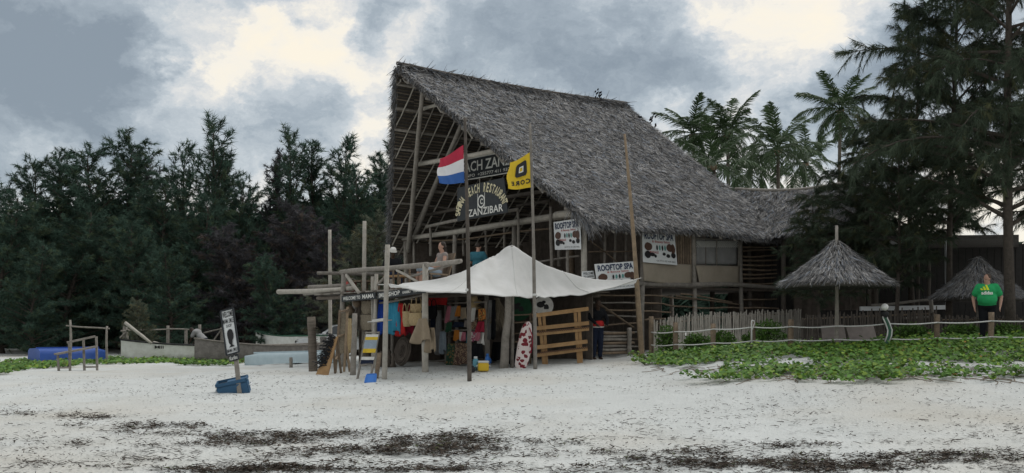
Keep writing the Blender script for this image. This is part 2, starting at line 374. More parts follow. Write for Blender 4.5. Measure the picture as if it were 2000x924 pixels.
def printed(name, c1, c2, c3, scale):
    m = mat(name, c1, None, .9, 4); nt = m.node_tree; N = nt.nodes; L = nt.links; tc = N.new('ShaderNodeTexCoord'); v = N.new('ShaderNodeTexVoronoi'); v.inputs['Scale'].default_value = scale; L.new(tc.outputs['Object'], v.inputs['Vector'])
    cr = N.new('ShaderNodeValToRGB'); cr.color_ramp.interpolation = 'CONSTANT'; e = cr.color_ramp.elements; e.new(.5)
    for q, p, c in zip(e, (0, .28, .5), (c3, c2, c1)): q.position = p; q.color = (*c, 1)
    L.new(v.outputs['Distance'], cr.inputs[0]); L.new(cr.outputs[0], N['Principled BSDF'].inputs['Base Color'])
printed('print_green', (.03, .07, .045), (.12, .14, .07), (.30, .12, .05), 14); printed('print_brown', (.09, .055, .045), (.28, .20, .13), (.03, .02, .02), 16); printed('print_pink', (.50, .47, .45), (.45, .10, .16), (.05, .05, .12), 15); printed('print_orange', (.45, .17, .04), (.12, .05, .03), (.60, .45, .12), 15)
mat('straw', (.47, .36, .20), (.32, .235, .13), .9, 22, 4, .5, 40); mat('straw_grey', (.27, .23, .17), (.16, .135, .10), .9, 22, 4, .5, 40)
paint('logo_yellow', (.75, .85, .03)); paint('cooler_blue', (.035, .10, .185)); paint('cooler_white', (.62, .64, .64)); paint('plastic_yellow', (.70, .47, .03), .4); paint('plastic_blue', (.04, .17, .52), .4); paint('plastic_teal', (.12, .33, .42), .4); paint('red_paint', (.36, .06, .05)); paint('rope_white', (.62, .62, .60), .8); paint('lamp_green', (.03, .10, .06), .5); paint('steel_white', (.66, .68, .70), .4)

# ================================================================ GROUND
def ground():
    def axis(lo, a, b, hi, fine, coarse):
        out = list(np.arange(a, b + 1e-6, fine)); q = a; st = fine
        left = []
        while q > lo: st = min(st * 1.35, coarse); q -= st; left.append(max(q, lo))
        q = b; st = fine
        while q < hi: st = min(st * 1.35, coarse); q += st; out.append(min(q, hi))
        return np.array(left[::-1] + out)
    xs = axis(-900, -16, 16, 900, .16, 120); ys = axis(-60, 9, 30, 1500, .16, 150)
    X, Y = np.meshgrid(xs, ys); Z = gz_np(X.ravel(), Y.ravel()).reshape(X.shape)
    for j in range(X.shape[0]):
        for i in range(X.shape[1]):
            x, y = X[j, i], Y[j, i]
            if -22 < x < 22 and 7 < y < 45:
                Z[j, i] += .03 * mnoise.noise((x * .55, y * .8, 0)) + .030 * mnoise.noise((x * 1.9, y * 2.3, 4.)) + .022 * mnoise.noise((x * 3.4, y * 3.0, 9.))
    m, n = X.shape; v = np.stack([X, Y, Z], -1).reshape(-1, 3)
    idx = np.arange(m * n).reshape(m, n); f = np.stack([idx[:-1, :-1], idx[:-1, 1:], idx[1:, 1:], idx[1:, :-1]], -1).reshape(-1, 4)
    me = bpy.data.meshes.new('ground'); me.from_pydata(v.tolist(), [], f.tolist()); me.polygons.foreach_set('use_smooth', [True] * len(me.polygons))
    me.materials.append(MAT['sand']); tag(link('ground', me), kind='structure')
def sand_nodes():       # large pale and damp areas on top of the plain sand
    m = MAT['sand']; nt = m.node_tree; N = nt.nodes; L = nt.links; b = N['Principled BSDF']; src = b.inputs['Base Color'].links[0].from_socket
    tc = N.new('ShaderNodeTexCoord'); nz = N.new('ShaderNodeTexNoise'); nz.inputs['Scale'].default_value = .22; nz.inputs['Detail'].default_value = 6; L.new(tc.outputs['Object'], nz.inputs['Vector'])
    n2 = N.new('ShaderNodeTexNoise'); n2.inputs['Scale'].default_value = 55; n2.inputs['Detail'].default_value = 3; L.new(tc.outputs['Object'], n2.inputs['Vector'])
    r1 = N.new('ShaderNodeMapRange'); r1.inputs[1].default_value = .48; r1.inputs[2].default_value = .72; r1.inputs[4].default_value = .55; L.new(nz.outputs['Fac'], r1.inputs[0])
    mx = N.new('ShaderNodeMix'); mx.data_type = 'RGBA'; L.new(r1.outputs[0], mx.inputs[0]); L.new(src, mx.inputs[6]); mx.inputs[7].default_value = (.47, .42, .34, 1)
    r2 = N.new('ShaderNodeMapRange'); r2.inputs[1].default_value = .60; r2.inputs[2].default_value = .72; r2.inputs[4].default_value = .38; L.new(n2.outputs['Fac'], r2.inputs[0])
    m2 = N.new('ShaderNodeMix'); m2.data_type = 'RGBA'; L.new(r2.outputs[0], m2.inputs[0]); L.new(mx.outputs[2], m2.inputs[6]); m2.inputs[7].default_value = (.17, .155, .14, 1)
    L.new(m2.outputs[2], b.inputs['Base Color'])
sand_nodes(); ground()

# ---------------------------------------------------------------- seaweed wrack and scattered bits
def flat_bits(P, L, wid, lift, name, label, cat, m, heading=1.0, col=None):
    n = len(P); a = RNG.normal(0, heading, n); D = np.stack([np.cos(a), np.sin(a), RNG.uniform(-.05, .35, n)], 1) * np.where(RNG.random(n) < .5, 1, -1)[:, None]
    D[:, 2] = np.abs(D[:, 2]); D = unit(D); Wd = unit(np.cross(D, np.stack([RNG.normal(0, .5, n), RNG.normal(0, .5, n), np.ones(n)], 1)))
    P = P.copy(); P[:, 2] += lift
    c = RNG.uniform(.5, 1.6, n)[:, None] * np.array([[1, 1, 1]]) if col is None else col
    o = np_mesh(name, blades(P, D, Wd, L, wid, .4), 4, m, col=c); return tag(o, label, cat, kind='stuff')
def seaweed():
    E = [(35, 808, 42, 3.5, 1), (170, 816, 52, 5, 1.2), (318, 834, 85, 9, 1.3), (140, 830, 40, 3, .5), (370, 850, 90, 4, .6), (255, 846, 40, 3, .5), (440, 868, 85, 6, 1), (530, 856, 130, 9, 1.3), (620, 850, 120, 6, .8), (700, 848, 60, 4, .5),
         (860, 866, 120, 13, 1.5), (800, 880, 170, 8, 1.2), (640, 884, 140, 7, 1), (900, 888, 60, 6, .7), (930, 846, 60, 7, .7), (560, 892, 70, 4, .5), (1000, 862, 30, 4, .5),
         (1090, 865, 55, 6, .9), (1060, 890, 70, 4, .5), (1170, 884, 45, 4, .6), (1270, 897, 70, 4, .8), (1370, 882, 55, 7, .9), (1430, 905, 110, 10, 1.3), (1560, 870, 75, 6, .9), (1640, 912, 130, 11, 1.5), (1620, 892, 90, 5, .6), (1830, 895, 110, 10, 1.3), (1760, 915, 80, 6, .9), (1990, 896, 22, 6, .9), (1920, 885, 60, 4, .4),
         (560, 917, 130, 6, 1.2), (420, 920, 90, 5, 1), (820, 918, 100, 5, 1), (70, 902, 25, 6, .7), (150, 868, 30, 4, .6), (240, 915, 60, 5, .6), (720, 905, 80, 4, .6), (1180, 915, 90, 5, .7), (330, 900, 60, 3, .4), (1320, 918, 80, 4, .7), (950, 910, 70, 4, .5), (90, 880, 60, 3, .35), (300, 872, 25, 4, .5)]
    pts = []
    for (cx, cy, rx, ry, dn) in E:
        k = int(rx * (.22 + ry * .035) * dn) + 6; r2 = np.sqrt(RNG.random(k)) ** .8; t2 = RNG.uniform(0, 2 * np.pi, k)
        ccx = cx + np.cos(t2) * r2 * rx * 1.15; ccy = cy + np.sin(t2) * r2 * ry * 1.2; sz = RNG.lognormal(-.1, .7, k); cnt = np.clip(sz * 23 * dn * (1.25 - r2), 3, 200).astype(int)
        w = np.repeat(np.arange(k), cnt); n = len(w)
        qx = ccx[w] + RNG.normal(0, 1, n) * 8.5 * sz[w]; qy = ccy[w] + RNG.normal(0, 1, n) * .95 * sz[w] ** .8 + RNG.normal(0, .3, n)
        pts.append(np.stack([qx, qy], 1))
    q = np.concatenate(pts)
    # ground hit of each pixel, solved on the gently sloping beach
    d = np.full(len(q), 14.0)
    for _ in range(30):
        x = (q[:, 0] - CX) / FPX * d; z = gz_np(x, d); d = d * .4 + .6 * np.clip((EYE - z) / np.maximum((q[:, 1] - HY) / FPX, 1e-3), 6, 40)
    P = np.stack([(q[:, 0] - CX) / FPX * d, d, gz_np((q[:, 0] - CX) / FPX * d, d)], 1)
    lift = np.abs(RNG.normal(0, .022, len(P))) + .004
    c = RNG.uniform(.45, 1.9, len(P))[:, None] * np.array([[1.0, .95, .9]]); gr = RNG.random(len(P)) < .03; c[gr] *= np.array([1.2, 2.0, .9])
    flat_bits(P, RNG.uniform(.02, .085, len(P)), RNG.uniform(.008, .022, len(P)), lift, 'seaweed', 'dark brown seaweed wrack lying in strips on the pale sand', 'seaweed', 'seaweed', 1.0, c)
    n = 30000
    y = 9.5 + 17 * RNG.random(n) ** 1.25; x = RNG.uniform(-.56, .58, n) * y
    den = np.array([mnoise.noise((a * .35, b * .5, 2.0)) for a, b in zip(x, y)]); keep = RNG.random(n) < np.clip(.42 + den * .8, .06, 1); x, y = x[keep], y[keep]
    P = np.stack([x, y, gz_np(x, y)], 1); n = len(P)
    flat_bits(P, RNG.uniform(.015, .06, n) * (1 + (RNG.random(n) < .06) * 1.6), RNG.uniform(.006, .018, n), np.full(n, .016), 'beach_debris', 'tiny dark bits of dry weed and twig scattered over the sand', 'debris', 'seaweed', .9)
    # drier wisps nearer to the tide line
    n = 9000; y = 9.8 + RNG.exponential(2.2, n); x = RNG.uniform(-.56, .58, n) * y
    den = np.array([mnoise.noise((a * .8, b * 1.9, 7.0)) for a, b in zip(x, y)]); keep = den > .06; x, y = x[keep], y[keep]; n = len(x)
    flat_bits(np.stack([x, y, gz_np(x, y)], 1), RNG.uniform(.04, .13, n), RNG.uniform(.008, .018, n), np.full(n, .014), 'seaweed', 'thin loose seaweed wisps strewn between the thicker dark strips', 'seaweed', 'seaweed', .6)
seaweed()

# ---------------------------------------------------------------- beach creeper (round leaves, uncountable)
def leaf_field(P, r, name, label, cat, m, col):
    n = len(P); a = RNG.uniform(0, 2 * np.pi, n); tx = RNG.normal(0, .45, n); ty = RNG.normal(-.25, .45, n)
    Nn = unit(np.stack([tx, ty, np.ones(n)], 1)); A = unit(np.cross(Nn, np.stack([np.cos(a), np.sin(a), np.zeros(n)], 1))); B = np.cross(Nn, A); r = r[:, None]
    ring = [P + A * r * math.cos(t) * (1.0 if k else .75) + B * r * math.sin(t) * .9 + Nn * r * .22 * abs(math.sin(t)) for k, t in enumerate(np.linspace(0, 2 * np.pi, 7)[:-1])]
    return tag(np_mesh(name, np.stack(ring, 1), 6, m, col=col), label, cat, kind='stuff')
def creeper_cols(n):
    c = RNG.uniform(.45, 1.35, n)[:, None] * np.array([[1., 1., 1.]]); y = RNG.random(n) < .22; c[y] *= np.array([1.7, 1.25, .9]); d = RNG.random(n) < .02; c[d] *= np.array([1.5, .62, 1.0]); return c
def creepers():
    n = 95000; y = RNG.uniform(15.5, 27.2, n); x = RNG.uniform(3.0, 17.0, n)
    px = CX + x / y * FPX; py = HY + (EYE - gz_np(x, y)) / y * FPX
    nn = np.array([mnoise.noise((a * .9, b * .9, 1.)) + .9 * mnoise.noise((a * 2.6, b * 3.6, 5.)) for a, b in zip(x, y)])
    low = 745 - 8 * np.abs(px - 1500) / 400 - np.clip(1420 - px, 0, 400) * .16         # lower edge of the mat
    f = np.clip((low - py) / 32.0, -1.2, 2.0)
    gap = np.exp(-(((px - 1560) / 160) ** 2 + ((py - 703) / 9) ** 2)) + 1.0 * np.exp(-(((px - 1860) / 110) ** 2 + ((py - 716) / 9) ** 2)) + .9 * np.exp(-(((px - 1330) / 60) ** 2 + ((py - 727) / 6) ** 2)) + 1.0 * np.exp(-(((px - 1440) / 90) ** 2 + ((py - 716) / 6) ** 2))
    left = np.clip((px - 1238 - np.clip(700 - py, 0, 60) * .4) / 40, -1, 1)
    keep = (f + nn * 1.05 - gap * 1.55 + .12 > .20) & (left + nn * .6 > .2) & (px < 2060) & (y < 25.8 + (x < 6.4) * (1.2)) & (RNG.random(n) < .62)
    x, y, nn, py = x[keep], y[keep], nn[keep], py[keep]; n = len(x)
    h = np.abs(RNG.normal(0, .06, n)) + .02 + np.clip(nn, 0, 1.2) * .13
    P = np.stack([x, y, gz_np(x, y) + h], 1)
    leaf_field(P, RNG.uniform(.026, .062, n), 'beach_creeper', 'bright green beach creeper mat covering the bank below the rope fence', 'creeper', 'creeper', creeper_cols(n))
    n = 26000; y = RNG.uniform(24, 42, n); x = RNG.uniform(-.56, -.22, n) * y
    px = CX + x / y * FPX; py = HY + (EYE - gz_np(x, y)) / y * FPX
    nn = np.array([mnoise.noise((a * .6, b * .6, 11.)) + .5 * mnoise.noise((a * 2., b * 2., 15.)) for a, b in zip(x, y)])
    mid = np.interp(px, [0, 100, 200, 300, 380, 440, 520], [720, 713, 706, 705, 707, 706, 704]); hw = np.interp(px, [0, 120, 250, 350, 420, 520], [14, 9, 8, 9, 13, 4])
    keep = (1 - np.abs(py - mid) / hw + nn * .7 > .3) & (px < 520) & (py > 690); x, y, nn = x[keep], y[keep], nn[keep]; n = len(x)
    P = np.stack([x, y, gz_np(x, y) + .02 + np.abs(RNG.normal(0, .05, n)) + np.clip(nn, 0, 1) * .1], 1)
    leaf_field(P, RNG.uniform(.04, .08, n), 'beach_creeper', 'low green creeper growing along the sand crest before the boats', 'creeper', 'creeper', creeper_cols(n) * .9)
creepers()
def runners():
    mb = MB(); g = random.Random(4)
    for k in range(110):
        px = g.uniform(1255, 2010); p = G(px, g.uniform(712, 742) - max(0, 1420 - px) * .14); a = g.uniform(-2.6, -.5); pts = []
        for i in range(8): pts.append(DR(p, .022)); a += g.gauss(0, .3); p = p + Vector((math.cos(a), math.sin(a), 0)) * g.uniform(.08, .16)
        mb.tube(pts, .007, 4)
    tag(mb.build('creeper_runners', 'pole_brown'), 'thin brown creeper runners reaching down onto the sand', 'creeper', kind='stuff')
runners()

# ================================================================ TREES
def casuarina(seed, H, Rr, limbs, twigs, per, bl, bw, lean=0.0, bare=.12, tufty=.5, shape=.75, droop=.4, limb_el=(.25, .95), tr=.02, tipx=.07):
    g = np.random.default_rng(seed); rr = random.Random(seed); mb = MB()
    random.seed(seed)
    n = 12; tp = []
    ox, oy = g.normal(0, .02, 2) * H
    for i in range(n + 1):
        f = i / n; tp.append(Vector((lean * H * f * f + ox * math.sin(f * 5), oy * math.sin(f * 4 + 1), H * f)))
    mb.tube(tp, [H * tr * (1 - .93 * (i / n)) + .008 for i in range(n + 1)], 8, .08)
    def tat(f):
        q = min(f * n, n - 1e-6); i = int(q); return tp[i].lerp(tp[i + 1], q - i)
    TB, TD, TL = [], [], []
    for i in range(limbs):
        f = bare + (1 - bare) * (i + rr.random()) / limbs; f = min(f, .985)
        prof = (1 - f) ** shape * (.55 + .45 * min(1, (f - bare) / .18 + .3)) + tipx
        Ln = Rr * prof * rr.uniform(.65, 1.2); az = i * 2.4 + rr.uniform(-.7, .7); el = rr.uniform(*limb_el) * (.75 + .6 * f)
        d = Vector((math.cos(az) * math.cos(el), math.sin(az) * math.cos(el), math.sin(el))); p = tat(f); pts = [p.copy()]; sg = 7
        wob = Vector((rr.uniform(-.15, .15), rr.uniform(-.15, .15), rr.uniform(-.05, .12)))
        for k in range(sg):
            d = (d + wob * .35 + Vector((0, 0, -.10 * droop * k / sg * 2))).normalized(); p = p + d * (Ln / sg); pts.append(p.copy())
        r0 = H * tr * .42 * (1 - f) ** .8 + .006
        mb.tube(pts, [r0 * (1 - .9 * k / sg) + .003 for k in range(sg + 1)], 5)
        nt = max(5, int(twigs * (Ln / Rr) ** .8 * (1 - (.45 if tipx > .1 else 0) * f) + .5))
        for t in range(nt):
            q = (.12 + .88 * (t + rr.random()) / nt) * sg; q = min(q, sg - 1e-4); k = int(q); b = pts[k].lerp(pts[k + 1], q - k); dd = (pts[k + 1] - pts[k]).normalized()
            s = dd + Vector((rr.gauss(0, .6), rr.gauss(0, .6), rr.gauss(.05, .45)))
            TB.append(b); TD.append(s.normalized()); TL.append(rr.uniform(.35, 1.0) * (.35 + .12 * Rr) * (1.15 - .5 * q / sg))
    TB = np.array([v[:] for v in TB]); TD = np.array([v[:] for v in TD]); TL = np.array(TL); nT = len(TL)
    # thin twigs
    Wd = unit(np.cross(TD, g.normal(0, 1, (nT, 3)))); tw = tris(TB, TD, Wd, TL, np.full(nT, .012 + .02 * bw / .04))
    w = np.repeat(np.arange(nT), per); m = len(w); q = g.uniform(.1, 1.05, m)
    P = TB[w] + TD[w] * (TL[w] * q)[:, None]; P[:, 2] -= droop * .25 * TL[w] * q * q
    D = TD[w] * .75 + g.normal(0, tufty, (m, 3)); D[:, 2] -= droop * .8; D = unit(D)
    Wd = unit(np.cross(D, g.normal(0, 1, (m, 3)))); B = tris(P, D, Wd, g.uniform(.45, 1.2, m) * bl, g.uniform(.6, 1.3, m) * bw)
    tone = (g.uniform(.65, 1.35, nT)[w] * g.uniform(.8, 1.2, m))[:, None] * np.array([[1., 1., 1.]]); hue = g.random(nT)[w]; tone[hue < .18] *= np.array([1.25, 1.02, .8])
    return mb, B, tone, tw
def make_tree(name, label, group, data, m, loc, rz=0, sc=1.0):
    mb, B, tone, tw = data
    r = thing(name, (0, 0, 0), label, 'tree', group)
    mb.build('trunk', 'bark', r, True)
    tag(np_mesh('crown', B, 3, m, r, col=tone), kind='stuff')
    tag(np_mesh('twigs', tw, 3, 'bark', r), kind='stuff')
    place(r, loc, rz, sc); return r
def dup_tree(src, label, loc, rz, sc, m=None):
    c = copy_tree(src); c['label'] = label; place(c, loc, rz, sc)
    if m:
        for ch in c.children:
            if ch.name.startswith('crown'):
                ch.material_slots[0].link = 'OBJECT'; ch.material_slots[0].material = MAT[m]
    return c
def forest():
    grp = 'casuarina trees behind the boats'
    var = [casuarina(11, 13, 3.5, 80, 26, 30, .38, .042, .0, .05, .50, .60, .3, (.3, 1.0), tipx=.24),
           casuarina(12, 14, 3.0, 76, 24, 28, .38, .042, .02, .06, .46, .66, .2, (.45, 1.15), tipx=.30),
           casuarina(13, 12, 4.0, 80, 30, 34, .40, .044, -.02, .03, .55, .55, .5, (.2, .8), tipx=.2),
           casuarina(14, 11, 2.6, 46, 22, 20, .40, .042, .03, .08, .42, .75, .15, (.55, 1.2), tipx=.36)]
    # (px of the stem, row of the tip, distance, variant, material)
    T = [(-110, 300, 58, 0, 0, 'tall dark casuarina at the open end of the boat beach'), (-30, 315, 55, 2, 0, 'broad dark casuarina behind the sand end of the beach'), (60, 312, 56, 0, 0, 'round-topped dark casuarina behind the overturned blue boat'), (10, 372, 51, 2, 0, 'low brownish casuarina beside the overturned blue boat'), (125, 300, 60, 1, 0, 'dark casuarina with a flat top behind the blue boat'),
         (190, 282, 57, 2, 0, 'wide dark green casuarina behind the crooked bench'), (245, 264, 60, 0, 0, 'tall casuarina with spreading tip above the white boat'), (275, 292, 63, 1, 1, 'brown-tinged casuarina peeping above the others over the white boat'), (150, 400, 52, 2, 0, 'low casuarina filling the wood edge behind the bench'), (310, 335, 55, 2, 0, 'dark casuarina dipping low in the skyline behind the white boat'), (355, 290, 60, 3, 0, 'thin sparse casuarina beside the tallest spire'),
         (425, 238, 58, 3, 0, 'tallest slender casuarina with see-through spire'), (440, 300, 60, 1, 0, 'dense casuarina below the tallest spire'), (380, 385, 53, 2, 0, 'low spreading casuarina behind the fisherman'), (480, 350, 56, 0, 0, 'casuarina in the skyline dip behind the welcome sign'), (535, 300, 60, 1, 1, 'purple-brown casuarina with feathery tip'), (575, 262, 58, 3, 0, 'feathery casuarina with tips bent sideways'),
         (565, 400, 51, 2, 1, 'wide purplish casuarina behind the pale blue boat'), (620, 285, 60, 1, 0, 'casuarina leaning behind the bare white post'), (665, 280, 58, 3, 0, 'thin casuarina with wind-bent tip near the thatched gable'), (690, 330, 56, 0, 0, 'casuarina filling the wood behind the shop deck'), (740, 305, 58, 1, 0, 'casuarina close against the thatched gable'), (775, 290, 60, 3, 0, 'sparse casuarina half hidden by the gable thatch'), (715, 420, 46, 2, 2, 'soft olive casuarina behind the two bare posts'), (640, 440, 50, 2, 1, 'low dark casuarina behind the white car'),
         (460, 440, 50, 2, 1, 'low casuarina behind the grey boat'), (265, 430, 50, 2, 0, 'low dark casuarina behind the white boat hull'), (70, 470, 48, 2, 0, 'low leafy casuarina touching the overturned boat'), (820, 330, 60, 0, 0, 'casuarina hidden mostly behind the gable end'), (330, 480, 47, 2, 0, 'small dark casuarina by the boat rail'), (530, 500, 46, 2, 0, 'small casuarina between grey boat and car')]
    T.append((270, 585, 40, 2, 2, 'small pale grey-green casuarina sapling over the white boat'))
    base = {}; Hs = [13, 14, 12, 11]; ms = ['casuarina', 'casuarina_brown', 'casuarina_pale']
    for i, (px, py, d, k, mi, lab) in enumerate(T):
        top = W(px, py, d); z0 = gz(top.x, top.y) - .1; sc = (top.z - z0) / Hs[k] * .955; wide = sc * random.uniform(.95, 1.2)
        if k not in base: base[k] = make_tree('casuarina_tree', lab, grp, var[k], ms[mi], (top.x, top.y, z0), i * 1.3, (wide, wide, sc))
        else: dup_tree(base[k], lab, (top.x, top.y, z0), i * 1.3, (wide, wide, sc), ms[mi])
    # the deep wood behind reads as one dark mass
    n = 170000; g = np.random.default_rng(5); y = g.uniform(62, 70, n); x = g.uniform(-.62, .26, n) * y
    top = np.array([mnoise.noise((a * .13, 3.3, 0)) for a in x]) * 1.6 + 9.0; z = -0.0 + (g.random(n)) * top
    D = unit(g.normal(0, 1, (n, 3)) + np.array([0, 0, -.2])); Wd = unit(np.cross(D, g.normal(0, 1, (n, 3))))
    tag(np_mesh('wood', tris(np.stack([x, y, z], 1), D, Wd, g.uniform(.5, 1.3, n), g.uniform(.12, .26, n)), 3, 'casuarina', col=g.uniform(.4, 1.1, n)[:, None] * np.ones((1, 3))), 'deep dark mass of casuarina wood behind the front trees', 'wood', kind='stuff')
forest()

def right_trees():
    big = casuarina(31, 15, 5.4, 72, 46, 66, .32, .016, -.03, .20, .42, .52, .95, (.0, .75), .0115)
    mid = casuarina(32, 12, 4.2, 62, 40, 60, .31, .017, .02, .24, .45, .55, 1.0, (.0, .7), .011)
    grp = 'casuarinas beside the restaurant'
    def put(px, py_base, d): p = W(px, 600, d); return (p.x, p.y, gz(p.x, p.y) - .05)
    b = make_tree('casuarina_tree', 'large drooping casuarina whose trunk stands behind the man in green', grp, big, 'casuarina_dusk', put(1978, 660, 25.5), .4, (.84, .84, 1.0))
    dup_tree(b, 'tall casuarina at the edge of the garden beyond the man', put(2090, 660, 27), 2.5, (.8, .8, 1.0))
    m = make_tree('casuarina_tree', 'casuarina standing behind the round thatched parasol', grp, mid, 'casuarina_dusk', put(1862, 650, 28.5), 1.0, (.74, .74, 1.08))
    dup_tree(m, 'casuarina covering the end of the annexe roof', put(1705, 650, 30.5), 3.6, (.60, .60, .56))
    dup_tree(m, 'leafy casuarina growing against the annexe eave', put(1592, 650, 29.4), 5.0, (.42, .42, .38))
    dup_tree(m, 'casuarina behind the second parasol in the garden', put(1790, 650, 31), 2.2, (.74, .74, .86))
    dup_tree(m, 'small bushy casuarina between annexe roof and palms', put(1668, 650, 37), 1.2, (.62, .62, .52))
    dup_tree(m, 'casuarina drooping over the pavilion lintel', put(1752, 650, 28.2), .3, (.48, .48, .56))
    n = 60000; g = np.random.default_rng(8); y = g.uniform(44, 50, n); x = g.uniform(.20, .66, n) * y; top = 4.4 + np.array([mnoise.noise((a * .3, 8., 0)) for a in x]) * 1.2
    z = 1.0 + g.random(n) * top; D = unit(g.normal(0, 1, (n, 3))); Wd = unit(np.cross(D, g.normal(0, 1, (n, 3))))
    tag(np_mesh('wood', tris(np.stack([x, y, z], 1), D, Wd, g.uniform(.35, .9, n), g.uniform(.1, .2, n)), 3, 'casuarina', col=g.uniform(.5, 1.2, n)[:, None] * np.ones((1, 3))), 'dark thicket far behind the garden and its parasols', 'thicket', kind='stuff')
right_trees()

# ---------------------------------------------------------------- coconut palms
def frond(seed, L, bend, name, parent):
    g = np.random.default_rng(seed); n = 16; pts = []; ang = 0.0; p = np.zeros(3); d = 0.0
    for i in range(n + 1):
        pts.append(p.copy()); a = -bend * (i / n) ** 1.4; p = p + np.array([math.cos(a), 0.02 * math.sin(i), math.sin(a)]) * L / n
    pts = np.array(pts); mb = MB(); mb.tube([tuple(q) for q in pts], [.045 * (1 - .9 * i / n) + .006 for i in range(n + 1)], 5)
    mb.build('rachis', 'palm_leaf', parent, True, colors=True)
    m = 62; V4 = []
    for side in (-1, 1):
        f = np.linspace(.14, 1.0, m) + g.normal(0, .004, m); q = np.clip(f * n, 0, n - 1e-4); i = q.astype(int); B = pts[i] + (pts[i + 1] - pts[i]) * (q - i)[:, None]; T = unit(pts[i + 1] - pts[i])
        ll = L * .24 * np.sin(np.clip(f * .93 + .10, 0, 1) * np.pi) ** .6 * g.uniform(.8, 1.1, m)
        D = T * .75 + np.array([0, side * 1.0, 0]) + np.stack([g.normal(0, .1, m), g.normal(0, .12, m), g.normal(-.25, .2, m)], 1); D = unit(D)
        Wd = unit(np.cross(D, np.array([0, 0, 1.]) + g.normal(0, .4, (m, 3)))); mid = B + D * (ll * .55)[:, None]
        V4.append(blades(B, D, Wd, ll * .55, np.full(m, .06), 1.0)); D2 = unit(D + np.array([0, 0, -.75]) + g.normal(0, .12, (m, 3))); V4.append(blades(mid, D2, Wd, ll * .5, np.full(m, .06), .15))
    q = np.concatenate(V4); return np_mesh('leaflets', q, 4, 'palm_leaf', parent, col=np.random.default_rng(seed).uniform(.7, 1.3, len(q))[:, None] * np.ones((1, 3)))
def palms():
    proto = []
    for k, (L, b) in enumerate(((3.9, .75), (4.3, 1.2), (4.0, 1.75))):
        o = bpy.data.objects.new('frond', None); OFF[o.name] = Vector((0, 0, 0)); COL.objects.link(o); frond(40 + k, L, b, 'frond', o); proto.append(o)
    S = [(1352, 262, 78, 20, 'coconut palm with low bushy fronds at the roof end'), (1420, 262, 76, 22, 'upright coconut palm standing just behind the roof slope'), (1518, 292, 70, 20, 'shorter coconut palm between the two taller ones'), (1640, 215, 76, 24, 'tallest coconut palm above the annexe ridge'), (1392, 322, 56, 14, 'young coconut palm with yellowish stalks touching the thatch'), (1462, 340, 80, 14, 'coconut palm half hidden behind the annexe roof'), (1572, 318, 84, 18, 'far coconut palm behind the annexe ridge')]
    for i, (px, py, d, nf, lab) in enumerate(S):
        top = W(px, py, d); base = Vector((top.x + random.uniform(-.8, .8), top.y + .5, gz(top.x, top.y) - .1))
        r = thing('coconut_palm', base, lab, 'palm tree', 'coconut palms behind the roof'); mb = MB(); pts = [base.lerp(top, f) + Vector((.25 * math.sin(f * 3), 0, 0)) for f in np.linspace(0, 1, 12)]
        mb.tube(pts, [.17 - .06 * f + .012 * (j % 2) for j, f in enumerate(np.linspace(0, 1, 12))], 8); tr = mb.build('trunk', 'palm_trunk', r, True)
        e = MB()
        for q in range(7): a = q * .9; e.ell(pts[-1] + Vector((math.cos(a) * .22, math.sin(a) * .22, -.12 - .05 * (q % 3))), (.11, .11, .14), 8, 6)
        e.build('coconuts', 'pole_orange', r, True)
        for q in range(nf):
            f = q / nf; el = R(72 - 118 * f + random.uniform(-8, 8)); az = q * 2.399 + i; src = proto[0 if f < .35 else (1 if f < .72 else 2)]
            h = bpy.data.objects.new('frond', src.children[1].data); COL.objects.link(h); h.parent = r; s = bpy.data.objects.new('rachis', src.children[0].data); COL.objects.link(s); s.parent = h
            h.location = pts[-1] - base + Vector((0, 0, .05)); h.rotation_euler = Matrix.Rotation(az, 3, 'Z').__matmul__(Matrix.Rotation(-el, 3, 'Y')).__matmul__(Matrix.Rotation(random.uniform(-.5, .5), 3, 'X')).to_euler(); sc = random.uniform(.8, 1.05) * (1.05 if i != 4 else .8); h.scale = (sc, sc, sc)
    for o in proto:
        for ch in list(o.children): bpy.data.objects.remove(ch)
        bpy.data.objects.remove(o)
palms()

# ================================================================ THE THATCHED RESTAURANT
ZR, ZE = 8.43, 3.02                    # ridge and eave above eye level
TR, TE0, TE1 = 5.5, -.7, 11.7          # ridge, near eave and far eave across the house
S_TIP, S_FOOT, S_RID, S_END = -3.33, -.3, 6.6, 9.0
def roof_pt(side, w, q, dz=0.0):
    """side -1 near slope, +1 far slope; w 0 ridge..1 eave; q 0 gable verge..1 hip"""
    t = TR + (TE0 - TR) * w if side < 0 else TR + (TE1 - TR) * w
    s0 = S_TIP + (S_FOOT - S_TIP) * w; s1 = S_RID + (S_END - S_RID) * w
    s = s0 + (s1 - s0) * q
    z = ZR + (ZE - ZR) * w - .16 * math.sin(math.pi * w) * (.3 + .7 * q) + .05 * math.sin(s * 1.1 + w * 3) * w
    if side < 0: z -= .10 * math.sin(math.pi * q) * (1 - w)
    return BL(s, t, z + dz)
def thatch_blades(fn, n, L, wd, rng, normal_lift=.06, spread=.45):
    """fn(a,b)->(P, down, nrm): blades lying down a slope"""
    P, Dn, Nn = fn(rng.random(n), rng.random(n)); Sd = unit(np.cross(Nn, Dn)); a = rng.normal(0, spread, n)[:, None]
    D = unit(Dn * np.cos(a) + Sd * np.sin(a) + Nn * rng.normal(.04, .07, n)[:, None]); Wd = unit(np.cross(D, Nn) + Nn * rng.normal(0, .5, n)[:, None])
    P = P + Nn * (rng.random(n) * normal_lift + .01)[:, None]
    return blades(P, D, Wd, rng.uniform(.5, 1.2, n) * L, rng.uniform(.6, 1.3, n) * wd, .3)
